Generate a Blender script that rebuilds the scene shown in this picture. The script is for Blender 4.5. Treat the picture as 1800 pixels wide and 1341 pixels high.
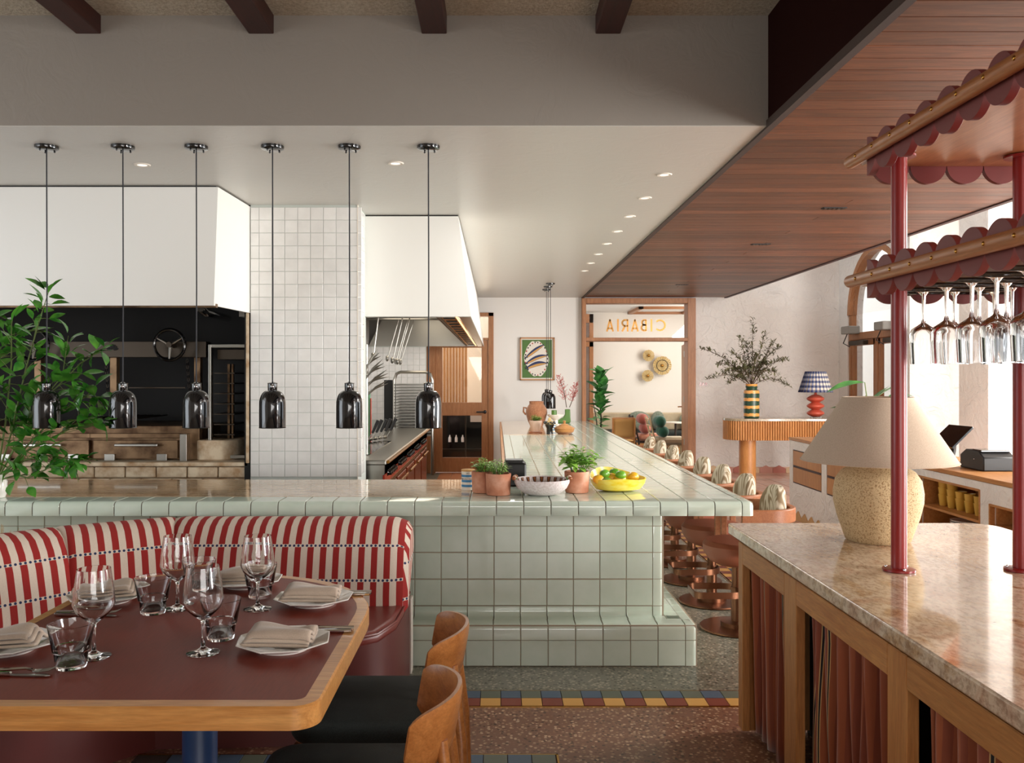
import bpy, math, random
from mathutils import Vector, Matrix
R = random.Random(7)
C = bpy.context.scene.collection
for o in list(bpy.data.objects): bpy.data.objects.remove(o)
F, HX, HY, EYE = 1540.0, 873.0, 661.0, 1.585
PI = math.pi
# ---------------------------------------------------------------- camera, world, lights
cam = bpy.data.cameras.new('camera'); co = bpy.data.objects.new('camera', cam); C.objects.link(co)
co.location = (0, 0, EYE); co.rotation_euler = (PI/2, 0, 0)
cam.sensor_width = 36; cam.lens = 36*F/1800
cam.shift_x = 27/1800; cam.shift_y = -9.5/1800
cam.clip_start = .05; cam.clip_end = 200
bpy.context.scene.camera = co
vs = bpy.context.scene.view_settings
vs.view_transform = 'Standard'; vs.look = 'None'; vs.gamma = 1; vs.use_curve_mapping = False
vs.exposure = -0.08
w = bpy.data.worlds.new('world'); bpy.context.scene.world = w; w.use_nodes = True
bg = w.node_tree.nodes['Background']; bg.inputs[0].default_value = (.86, .93, 1, 1); bg.inputs[1].default_value = 3.0
def area(name, loc, aim, sx, sy, power, col=(1, 1, 1)):
    l = bpy.data.lights.new(name, 'AREA'); l.shape = 'RECTANGLE'; l.size = sx; l.size_y = sy
    l.energy = power; l.color = col
    o = bpy.data.objects.new(name, l); C.objects.link(o); o.location = loc
    o.rotation_euler = (Vector(aim)-Vector(loc)).to_track_quat('-Z', 'Z').to_euler()
    return o
area('daylight_right_window', (6.9, 6.2, 1.6), (-1, 8.0, 1.3), 5.6, 2.3, 900, (1, .97, .93))
area('daylight_right_near_window', (6.9, 0.6, 1.05), (-.6, 4.9, .55), 5.0, 1.2, 780, (1, .965, .92))
area('fill_rear', (1.2, -4.2, 1.35), (-.3, 4.8, .6), 5.0, 1.3, 180, (1, .98, .95))  # added fill from behind the camera; that wall has no window
area('daylight_left_window', (-5.2, 3.0, 1.75), (0, 4.5, 1.3), 3.6, 1.8, 45, (.93, .97, 1))
area('fill_lounge', (4.6, 16.4, 1.9), (1.5, 17.2, 1.4), 2.4, 2.2, 110, (1, .95, .87))  # hidden area light added to brighten the lounge
area('daylight_behind_pass_door', (-.4, 16.4, 2.2), (-.5, 15, 1.4), 1.5, 1.5, 30, (1, .85, .65))
area('fill_kitchen', (.2, 9.6, 2.84), (.2, 9.6, 0), .4, 6.5, 55, (1, .96, .9))  # added fill just below the closed kitchen ceiling, no skylight there
area('hood_lamp', (-1.1, 10.4, 2.56), (-1.1, 10.4, 0), .5, 5.5, 26, (1, .86, .68))
# ---------------------------------------------------------------- materials
def lin(c):
    r = []
    for v in c:
        v = v/255
        r.append(v/12.92 if v <= .04045 else ((v+.055)/1.055)**2.4)
    return tuple(r)+(1,)
class NM:
    def __init__(s, name):
        s.m = bpy.data.materials.new(name); s.m.use_nodes = True
        s.t = s.m.node_tree; s.n = s.t.nodes; s.l = s.t.links
        s.p = s.n['Principled BSDF']
    def nd(s, t, **k):
        n = s.n.new(t)
        for a, b in k.items(): setattr(n, a, b)
        return n
    def set(s, **k):
        for a, b in k.items(): s.p.inputs[a.replace('_', ' ')].default_value = b
        return s
    def coords(s, scale=(1, 1, 1), kind='Object', rnd=True, rot=(0, 0, 0)):
        tc = s.nd('ShaderNodeTexCoord'); mp = s.nd('ShaderNodeMapping'); mp.inputs['Scale'].default_value = scale
        mp.inputs['Rotation'].default_value = rot
        src = tc.outputs[kind]
        if rnd:
            oi = s.nd('ShaderNodeObjectInfo'); mul = s.nd('ShaderNodeMath', operation='MULTIPLY'); mul.inputs[1].default_value = 37
            s.l.new(oi.outputs['Random'], mul.inputs[0])
            ad = s.nd('ShaderNodeVectorMath', operation='ADD'); s.l.new(src, ad.inputs[0]); s.l.new(mul.outputs[0], ad.inputs[1]); src = ad.outputs[0]
        s.l.new(src, mp.inputs['Vector']); return mp.outputs[0]
    def noise(s, vec, scale=5, detail=4, rough=.55, dist=0):
        n = s.nd('ShaderNodeTexNoise'); s.l.new(vec, n.inputs['Vector'])
        n.inputs['Scale'].default_value = scale; n.inputs['Detail'].default_value = detail; n.inputs['Roughness'].default_value = rough; n.inputs['Distortion'].default_value = dist
        return n.outputs[0]
    def vor(s, vec, scale=5, feature='F1'):
        n = s.nd('ShaderNodeTexVoronoi', feature=feature); s.l.new(vec, n.inputs['Vector']); n.inputs['Scale'].default_value = scale
        return n
    def ramp(s, fac, stops, interp='LINEAR'):
        n = s.nd('ShaderNodeValToRGB'); s.l.new(fac, n.inputs[0]); cr = n.color_ramp; cr.interpolation = interp
        while len(cr.elements) < len(stops): cr.elements.new(.5)
        for e, (p, c) in zip(cr.elements, stops): e.position = p; e.color = c if len(c) == 4 else lin(c)
        return n.outputs[0]
    def mix(s, fac, a, b, mode='MIX'):
        n = s.nd('ShaderNodeMix', data_type='RGBA', blend_type=mode)
        for k, v in ((0, fac), (6, a), (7, b)):
            if hasattr(v, 'links'): s.l.new(v, n.inputs[k])
            else: n.inputs[k].default_value = v
        return n.outputs[2]
    def math(s, op, a, b=0.0, c=0.0):
        n = s.nd('ShaderNodeMath', operation=op)
        for k, v in enumerate((a, b, c)):
            if hasattr(v, 'links'): s.l.new(v, n.inputs[k])
            else: n.inputs[k].default_value = v
        return n.outputs[0]
    def base(s, c): s.l.new(c, s.p.inputs['Base Color']); return s
    def bump(s, h, strength=.3, dist=.01):
        b = s.nd('ShaderNodeBump'); b.inputs['Strength'].default_value = strength; b.inputs['Distance'].default_value = dist
        s.l.new(h, b.inputs['Height']); s.l.new(b.outputs[0], s.p.inputs['Normal']); return s
    def vary(s, col, amt):   # per-object value variation
        oi = s.nd('ShaderNodeObjectInfo'); hs = s.nd('ShaderNodeHueSaturation')
        v = s.math('MULTIPLY_ADD', oi.outputs['Random'], amt*2, 1-amt)
        s.l.new(v, hs.inputs['Value'])
        if hasattr(col, 'links'): s.l.new(col, hs.inputs['Color'])
        else: hs.inputs['Color'].default_value = col
        return hs.outputs[0]
def plain(name, c, rough=.5, metal=0, vary=0, **k):
    m = NM(name); col = lin(c)
    m.set(Base_Color=col, Roughness=rough, Metallic=metal, **k)
    if vary: m.base(m.vary(col, vary))
    return m.m
def wood(name, c1, c2, axis='x', scale=1.0, rough=.4, vary=.08, c3=None, coat=0.0):
    m = NM(name); sc = {'x': (1.2, 14, 14), 'y': (14, 1.2, 14), 'z': (14, 14, 1.2)}[axis]
    v = m.coords(tuple(q*scale for q in sc)); n = m.noise(v, 2.5, 6, .6, 1.2); f = m.noise(v, 14, 3, .6)
    c = m.ramp(n, [(.3, c1), (.7, c2)]); fr = m.ramp(f, [(.3, (150, 150, 150)), (.7, (255, 255, 255))])
    c = m.mix(.35, c, fr, 'MULTIPLY')
    m.base(m.vary(c, vary)); m.set(Roughness=rough, Coat_Weight=coat, Coat_Roughness=.2); m.bump(f, .12, .002); return m.m
def stone(name, stops, scale=3, rough=.12, stretch=(1, 1, 1), speck=(120, 100, 90), coat=.3, rot=(0, 0, 0)):
    m = NM(name); v = m.coords(stretch, rnd=False, rot=rot); n = m.noise(v, scale, 9, .68, 1.5); n2 = m.noise(v, scale*14, 4, .7)
    c = m.ramp(n, stops); sp = m.ramp(n2, [(.38, speck), (.55, (255, 255, 255))]); c = m.mix(.55, c, sp, 'MULTIPLY')
    m.base(c); m.set(Roughness=rough, Coat_Weight=coat, Coat_Roughness=.03); return m.m
def plaster(name, c, scale=3.2, strength=.6, dist=.02, rough=.75):
    m = NM(name); v = m.coords((1, 1, 1), rnd=False); w_ = m.noise(v, 2.2, 3, .5)
    wv = m.mix(.35, v, w_)
    n = m.vor(wv, scale, 'SMOOTH_F1'); e = m.vor(wv, scale*1.7, 'DISTANCE_TO_EDGE')
    ed = m.ramp(e.outputs[0], [(0, (255, 255, 255)), (.06, (0, 0, 0))]); nn = m.noise(wv, scale*3, 5, .6, 2.5)
    h = m.math('ADD', m.math('MULTIPLY', n.outputs[0], .8), m.math('ADD', m.math('MULTIPLY', ed, .10), m.math('MULTIPLY', nn, .8)))
    m.set(Base_Color=lin(c), Roughness=rough); m.bump(h, strength, dist); return m.m
def terrazzo(name, basec, chips, scale=70, rough=.3):
    m = NM(name); v = m.coords((1, 1, 1), rnd=False); vo = m.vor(v, scale); n = m.noise(v, 1.5, 4)
    sep = m.nd('ShaderNodeSeparateColor'); m.l.new(vo.outputs['Color'], sep.inputs[0])
    st = [(i/len(chips), c) for i, c in enumerate(chips)]
    cc = m.ramp(sep.outputs[0], st, 'CONSTANT'); mask = m.ramp(vo.outputs['Distance'], [(.38, (255, 255, 255)), (.48, (0, 0, 0))])
    c = m.mix(mask, lin(basec), cc); sh = m.ramp(n, [(.3, (205, 205, 205)), (.7, (255, 255, 255))]); c = m.mix(.6, c, sh, 'MULTIPLY')
    m.base(c); m.set(Roughness=rough); return m.m
def fabric(name, c, scale=500, rough=.9, c2=None, sheen=.3):
    m = NM(name); v = m.coords((1, 1, 1)); n = m.noise(v, scale, 2); b = m.noise(v, 6, 3)
    col = m.ramp(m.math('ADD', m.math('MULTIPLY', n, .6), m.math('MULTIPLY', b, .4)), [(.35, c2 or tuple(int(q*.8) for q in c)), (.65, c)])
    m.base(col); m.set(Roughness=rough, Sheen_Weight=sheen); m.bump(n, .3, .001); return m.m
M = {}
def tilemat(name, c, c2, rough, vary, wav):
    m = NM(name); v = m.coords((1, 1, 1)); n = m.noise(v, 9, 3); col = m.ramp(n, [(.3, c), (.7, c2)])
    m.base(m.vary(col, vary)); m.set(Roughness=rough, Coat_Weight=.4, Coat_Roughness=.05); m.bump(n, wav, .004); return m.m
M['mint'] = tilemat('mint_glaze', (204, 219, 203), (212, 225, 211), .12, .02, .03)
M['white_tile'] = tilemat('white_zellige', (226, 225, 222), (236, 235, 232), .22, .03, .5)
M['grout'] = plain('mint_grout', (168, 152, 132), .8)
M['grout_w'] = plain('pale_grout', (196, 202, 196), .8)
M['pass_marble'] = stone('pass_marble', [(.3, (150, 112, 76)), (.45, (206, 180, 146)), (.6, (220, 200, 172)), (.8, (176, 128, 84))], 2.2, .1, (1, 4, 1), (170, 140, 116))
M['island_marble'] = stone('island_granite', [(.28, (136, 86, 44)), (.38, (196, 158, 116)), (.5, (222, 200, 172)), (.6, (206, 172, 144)), (.75, (178, 128, 76))], 3.2, .1, (1.6, .8, 1), (150, 118, 96), .3, (0, 0, -.6))
M['far_marble'] = stone('console_granite', [(.3, (130, 110, 84)), (.5, (180, 166, 140)), (.75, (146, 110, 78))], 6, .15)
M['oak'] = wood('oak', (182, 118, 62), (208, 148, 86), 'x', 1, .42)
M['oak_y'] = wood('oak_y', (182, 118, 62), (208, 148, 86), 'y', 1, .42)
M['oak_z'] = wood('oak_z', (182, 118, 62), (208, 148, 86), 'z', 1, .42)
M['frame_oak'] = wood('door_oak', (162, 104, 62), (188, 130, 84), 'z', .8, .45, .04)
M['frame_oak_x'] = wood('door_oak_x', (162, 104, 62), (188, 130, 84), 'x', .8, .45, .04)
M['chair_oak'] = wood('chair_oak', (160, 96, 46), (192, 126, 68), 'y', .9, .32, .03, coat=.3)
M['stool_wood'] = wood('stool_wood', (160, 98, 62), (184, 120, 80), 'y', 1, .4)
M['table_edge'] = wood('table_edge_oak', (188, 124, 62), (220, 160, 92), 'x', .8, .33, 0, coat=.3)
M['board'] = wood('ceiling_board', (78, 45, 31), (128, 80, 54), 'x', .9, .42, .38)
M['beam'] = wood('dark_beam', (48, 18, 12), (66, 26, 18), 'y', .8, .5)
M['veneer'] = wood('shelf_veneer', (176, 112, 68), (196, 130, 82), 'y', .7, .35, 0, coat=.3)
M['dowel'] = wood('dowel_wood', (164, 98, 52), (192, 128, 76), 'y', 1, .35)
M['dark_panel'] = plain('oxblood_panel', (36, 12, 8), .95, 0, 0, Specular_IOR_Level=.08)
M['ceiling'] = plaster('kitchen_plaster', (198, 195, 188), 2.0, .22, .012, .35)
M['bulkhead'] = plaster('bulkhead_plaster_shaded', (142, 135, 126), 1.5, .4, .012, .6)  # same plaster as the ceiling, base colour darkened to stand for shade
M['wall'] = plain('painted_wall', (232, 229, 224), .7)
M['stucco'] = plaster('trowelled_stucco', (238, 234, 229), 2.4, .8, .045, .8)
m = NM('stippled_ceiling'); v = m.coords(rnd=False); n = m.noise(v, 55, 6, .75); m.base(m.ramp(n, [(.35, (196, 180, 150)), (.6, (232, 220, 196))])); m.bump(n, 1, .03); m.set(Roughness=.95); M['stipple'] = m.m
M['hood'] = plain('white_hood', (232, 231, 226), .35)
M['steel'] = plain('brushed_steel', (170, 168, 162), .28, 1)
M['dark_steel'] = plain('sooty_steel', (74, 66, 58), .45, 1)
M['soot'] = plain('soot', (16, 13, 11), .7)
m = NM('stained_steel'); v = m.coords((1, 1, 1), rnd=True); n = m.noise(v, 7, 5); m.base(m.ramp(n, [(.3, (60, 38, 22)), (.6, (130, 104, 78))])); m.set(Metallic=.8, Roughness=.4); M['stain_steel'] = m.m
m = NM('fire_brick'); v = m.coords(); n = m.noise(v, 9, 5); m.base(m.vary(m.ramp(n, [(.3, (170, 132, 92)), (.6, (226, 208, 180))]), .06)); m.set(Roughness=.85); m.bump(n, .5, .01); M['brick'] = m.m
M['black'] = plain('black_gloss', (10, 10, 11), .12, 0, Coat_Weight=.5)
M['black_matte'] = plain('black_matte', (16, 16, 17), .45)
M['cord'] = plain('black_cord', (26, 27, 34), .6)
m = NM('lamp_black_chrome'); m.set(Base_Color=(.008, .008, .009, 1), Metallic=.2, Roughness=.12, Coat_Weight=.6, Coat_Roughness=.04); M['lamp'] = m.m
M['lamp_in'] = plain('lamp_inner', (210, 205, 195), .4)
M['chrome'] = plain('chrome', (220, 220, 222), .08, 1)
M['brass'] = plain('brass', (190, 140, 70), .25, 1)
M['gold'] = plain('gold_letter', (178, 130, 72), .3, 1)
M['bronze'] = plain('bronze', (128, 88, 66), .34, 1)
M['terr_grey'] = terrazzo('grey_green_terrazzo', (120, 118, 104), [(86, 88, 76), (168, 158, 140), (120, 120, 104), (62, 60, 52), (176, 168, 150)], 58)
M['terr_red'] = terrazzo('brown_terrazzo', (134, 92, 72), [(112, 72, 56), (168, 130, 100), (146, 104, 82), (84, 54, 44), (182, 150, 122), (206, 172, 140)], 60)
M['terr_pink'] = terrazzo('pink_terrazzo', (196, 160, 140), [(176, 136, 116), (210, 184, 164), (190, 150, 130)], 60)
for k, c in dict(t_blue=(74, 92, 112), t_grey=(96, 102, 88), t_red=(126, 58, 42), t_yellow=(208, 158, 84)).items(): M[k] = plain('floor_tile_'+k[2:], c, .45, 0, .05)
M['paver'] = tilemat('terracotta_paver', (196, 140, 116), (222, 176, 150), .35, .12, .1)
M['kitchen_floor'] = tilemat('orange_quarry', (190, 112, 66), (204, 130, 84), .35, .05, .05)
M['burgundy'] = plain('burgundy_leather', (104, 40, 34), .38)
M['laminate'] = NM('burgundy_laminate'); q = M['laminate']; v = q.coords((40, 3, 1), rnd=False); n = q.noise(v, 4, 3)
q.base(q.ramp(n, [(.3, (110, 40, 24)), (.7, (120, 46, 29))])); q.set(Roughness=.4, Specular_IOR_Level=.28); q.bump(n, .05, .001); M['laminate'] = q.m
M['charcoal'] = fabric('charcoal_wool', (44, 50, 48), 420, .95, (24, 28, 27), 0)
M['linen'] = fabric('linen_napkin', (194, 176, 158), 600, .9, (168, 148, 131))
M['cream_trim'] = plain('cream_trim', (226, 218, 206), .6)
M['ceramic'] = plain('white_ceramic', (246, 242, 236), .15, Coat_Weight=.5)
M['glass'] = NM('clear_glass').set(Base_Color=(1, 1, 1, 1), Transmission_Weight=1, Roughness=0, IOR=1.45).m
m = NM('window_pane'); tr = m.nd('ShaderNodeBsdfTransparent'); gl = m.nd('ShaderNodeBsdfGlossy'); gl.inputs['Roughness'].default_value = .02
fr = m.nd('ShaderNodeFresnel'); ge = m.nd('ShaderNodeNewGeometry'); m.l.new(m.math('MULTIPLY_ADD', ge.outputs['Backfacing'], 1/1.45-1.45, 1.45), fr.inputs[0]); mx = m.nd('ShaderNodeMixShader'); m.l.new(fr.outputs[0], mx.inputs[0]); m.l.new(tr.outputs[0], mx.inputs[1]); m.l.new(gl.outputs[0], mx.inputs[2])
m.l.new(mx.outputs[0], m.n['Material Output'].inputs[0]); M['pane'] = m.m
M['red_pole'] = plain('red_enamel', (138, 24, 20), .36, Coat_Weight=.15)
M['disc'] = plain('maroon_disc', (122, 62, 58), .6)
M['disc_edge'] = plain('maroon_disc_side', (112, 32, 26), .55)
m = NM('speckled_jar'); v = m.coords(rnd=False); n = m.noise(v, 170, 3, .6); b = m.noise(v, 6, 3); m.base(m.mix(.5, m.ramp(n, [(.34, (160, 128, 84)), (.5, (226, 206, 168))]), m.ramp(b, [(.3, (186, 156, 110)), (.7, (222, 206, 176))]), 'MULTIPLY')); m.set(Roughness=.75); m.bump(n, .6, .004); M['jar'] = m.m
m = NM('linen_shade'); v = m.coords((1, 1, 1), rnd=False); n = m.noise(v, 300, 2); m.base(m.ramp(n, [(.3, (190, 168, 146)), (.7, (208, 188, 166))])); m.set(Roughness=.9); m.bump(n, .2, .001); M['shade'] = m.m
m = NM('terracotta'); v = m.coords(); n = m.noise(v, 9, 5); m.base(m.ramp(n, [(.3, (170, 104, 76)), (.5, (196, 132, 102)), (.75, (222, 172, 148))])); m.set(Roughness=.85); m.bump(n, .1, .003); M['terracotta'] = m.m
M['old_clay'] = plain('pale_clay', (214, 186, 168), .85, vary=.05)
M['soil'] = plain('soil', (40, 28, 20), .95)
def leafmat(name, a, b, rough=.35):
    m = NM(name); v = m.coords(); n = m.noise(v, 12, 2); m.base(m.vary(m.ramp(n, [(.3, a), (.7, b)]), .3)); m.set(Roughness=rough); return m.m
M['leaf_dark'] = leafmat('glossy_leaf', (34, 96, 34), (84, 148, 48), .25)
M['leaf_fig'] = leafmat('fig_leaf', (40, 104, 50), (92, 158, 78), .35)
M['herb'] = leafmat('herb_leaf', (110, 176, 52), (182, 222, 104), .5)
M['olive'] = leafmat('olive_leaf', (82, 84, 52), (120, 118, 82), .6)
M['stem'] = plain('green_stem', (92, 110, 52), .7); M['twig'] = plain('brown_twig', (84, 62, 46), .8)
M['pinkbud'] = plain('pink_sprig', (186, 82, 74), .7); M['bark'] = plain('fig_bark', (62, 48, 40), .8)
M['lime'] = tilemat('lime_skin', (84, 146, 34), (124, 180, 56), .35, .08, .2); M['lemon'] = tilemat('lemon_skin', (226, 170, 34), (240, 190, 60), .35, .06, .2)
m = NM('yellow_bowl_glaze'); v = m.coords((1, 1, 3), rnd=False); n = m.noise(v, 14, 4); m.base(m.ramp(n, [(.35, (240, 208, 40)), (.62, (244, 228, 110))])); m.set(Roughness=.25); M['ybowl'] = m.m
m = NM('speckled_bowl'); v = m.coords(rnd=False); n = m.noise(v, 90, 3); m.base(m.ramp(n, [(.4, (206, 192, 190)), (.6, (226, 216, 216))])); m.set(Roughness=.5); M['bowl'] = m.m
M['amber'] = plain('amber_drop', (142, 84, 48), .3); M['drop_dark'] = plain('dark_drop', (66, 36, 30), .4)
M['enamel_red'] = plain('range_enamel', (176, 58, 40), .25, Coat_Weight=.4); M['copper_door'] = plain('reddish_oven_door', (150, 62, 36), .22, .5)
M['screen'] = plain('dark_screen', (9, 10, 12), .12); M['navy'] = plain('navy', (40, 52, 92), .7)
M['green_gl'] = plain('green_ceramic', (84, 122, 52), .3); M['blue_lbl'] = plain('blue_label', (58, 130, 178), .5); M['tin'] = plain('tin_white', (232, 226, 212), .45)
M['wicker'] = fabric('wicker', (206, 150, 84), 160, .8, (150, 96, 46)); M['jug'] = fabric('brown_clay', (176, 122, 84), 60, .8, (140, 88, 56))
M['amber_cup'] = NM('amber_glass').set(Base_Color=(.95, .60, .12, 1), Transmission_Weight=.25, Roughness=.1).m
M['red_lamp'] = plain('terracotta_gloss', (190, 82, 62), .35); M['straw'] = fabric('straw', (222, 196, 138), 120, .8, (164, 130, 70))
m = NM('swirled_cushion'); v = m.coords((1, 1, .3)); n = m.noise(v, 5, 1, .4, 1.6); s_ = m.math('SINE', m.math('MULTIPLY', n, 60)); m.base(m.ramp(m.math('MULTIPLY_ADD', s_, .5, .5), [(.2, (140, 120, 92)), (.7, (206, 194, 172))])); m.set(Roughness=.9); M['swirl'] = m.m
M['seat_leather'] = plain('tan_leather', (150, 84, 60), .5)
M['screen_green'] = plain('green_panel', (120, 168, 132), .4)
M['pic_green'] = plain('picture_green', (74, 112, 48), .6); M['tv'] = M['screen']
M['sling'] = plain('tan_sling', (202, 154, 88), .7); M['pinkball'] = fabric('pink_bolster', (196, 106, 92), 200); M['greenball'] = fabric('green_bolster', (40, 104, 88), 200, .9, (28, 80, 58))
M['peach'] = fabric('peach_seat', (224, 150, 120), 200); M['sand'] = fabric('sand_seat', (216, 196, 164), 200); M['grey_cush'] = fabric('grey_green_cushion', (150, 156, 138), 60, .9, (96, 106, 92))
M['pale_frame'] = plain('pale_wood', (214, 190, 150), .5); M['orange_trim'] = plain('orange_soffit', (206, 104, 62), .7); M['greyblue'] = plain('blue_floor', (96, 112, 122), .8)
M['lit'] = NM('downlight_glow').m; pn = M['lit'].node_tree.nodes['Principled BSDF']; pn.inputs['Emission Color'].default_value = (1, .93, .82, 1); pn.inputs['Emission Strength'].default_value = .35
M['warm_lit'] = NM('hood_light').m; pn = M['warm_lit'].node_tree.nodes['Principled BSDF']; pn.inputs['Emission Color'].default_value = (1, .62, .28, 1); pn.inputs['Emission Strength'].default_value = 1.6
# striped banquette cloth (UV in metres)
m = NM('striped_cloth'); uv = m.nd('ShaderNodeUVMap'); sp = m.nd('ShaderNodeSeparateXYZ'); m.l.new(uv.outputs[0], sp.inputs[0]); U, V = sp.outputs[0], sp.outputs[1]
su = m.math('FRACT', m.math('DIVIDE', U, .064)); red = m.math('LESS_THAN', su, .49)
vv = m.math('FRACT', m.math('DIVIDE', m.math('ADD', V, .005), .172)); band = m.math('MULTIPLY', m.math('LESS_THAN', vv, .085), m.math('MULTIPLY', m.math('LESS_THAN', V, .42), m.math('GREATER_THAN', V, .1)))
red = m.math('MULTIPLY', red, m.math('SUBTRACT', 1, band))
du = m.math('SUBTRACT', m.math('FRACT', m.math('DIVIDE', U, .0215)), .5); dv = m.math('MULTIPLY', m.math('SUBTRACT', vv, .042), 8)
dot = m.math('MULTIPLY', band, m.math('LESS_THAN', m.math('ADD', m.math('MULTIPLY', du, du), m.math('MULTIPLY', dv, dv)), .085))
c = m.mix(red, lin((216, 200, 184)), lin((150, 30, 26))); c = m.mix(dot, c, lin((34, 44, 84)))
n = m.noise(m.coords(rnd=False), 500, 2); m.base(m.mix(.3, c, m.ramp(n, [(.35, (190, 190, 190)), (.65, (255, 255, 255))]), 'MULTIPLY')); m.set(Roughness=.9); M['stripe'] = m.m
# velvet curtain (UV in metres)
m = NM('rust_velvet'); uv = m.nd('ShaderNodeUVMap'); sp = m.nd('ShaderNodeSeparateXYZ'); m.l.new(uv.outputs[0], sp.inputs[0]); U = m.math('FRACT', m.math('DIVIDE', sp.outputs[0], .125))
c = m.ramp(U, [(0, (156, 78, 38)), (.35, (136, 62, 32)), (.57, (208, 168, 108)), (.59, (20, 16, 18)), (.64, (208, 168, 108)), (.66, (160, 82, 40)), (.85, (138, 64, 32))], 'CONSTANT')
m.base(c); m.set(Roughness=.75, Sheen_Weight=.5); M['velvet'] = m.m
# checked lampshade
m = NM('checked_shade'); uv = m.nd('ShaderNodeUVMap'); sp = m.nd('ShaderNodeSeparateXYZ'); m.l.new(uv.outputs[0], sp.inputs[0])
a = m.math('LESS_THAN', m.math('FRACT', m.math('MULTIPLY', sp.outputs[0], 26)), .5); b = m.math('LESS_THAN', m.math('FRACT', m.math('MULTIPLY', sp.outputs[1], 4.5)), .5)
f = m.math('MULTIPLY', m.math('ADD', a, b), .5); m.base(m.ramp(f, [(0, (232, 220, 204)), (.4, (128, 132, 152)), (.8, (40, 50, 92))], 'CONSTANT')); m.set(Roughness=.8); M['check'] = m.m
# striped tall vase
m = NM('banded_vase'); tc = m.nd('ShaderNodeTexCoord'); sp = m.nd('ShaderNodeSeparateXYZ'); m.l.new(tc.outputs['Object'], sp.inputs[0]); wv = m.math('MULTIPLY', m.noise(tc.outputs['Object'], 22, 2), .03)
f = m.math('FRACT', m.math('DIVIDE', m.math('ADD', sp.outputs[2], wv), .105)); m.base(m.ramp(f, [(0, (36, 66, 46)), (.42, (226, 160, 84)), (.82, (36, 66, 46))], 'CONSTANT')); m.set(Roughness=.35); M['bandvase'] = m.m
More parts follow.
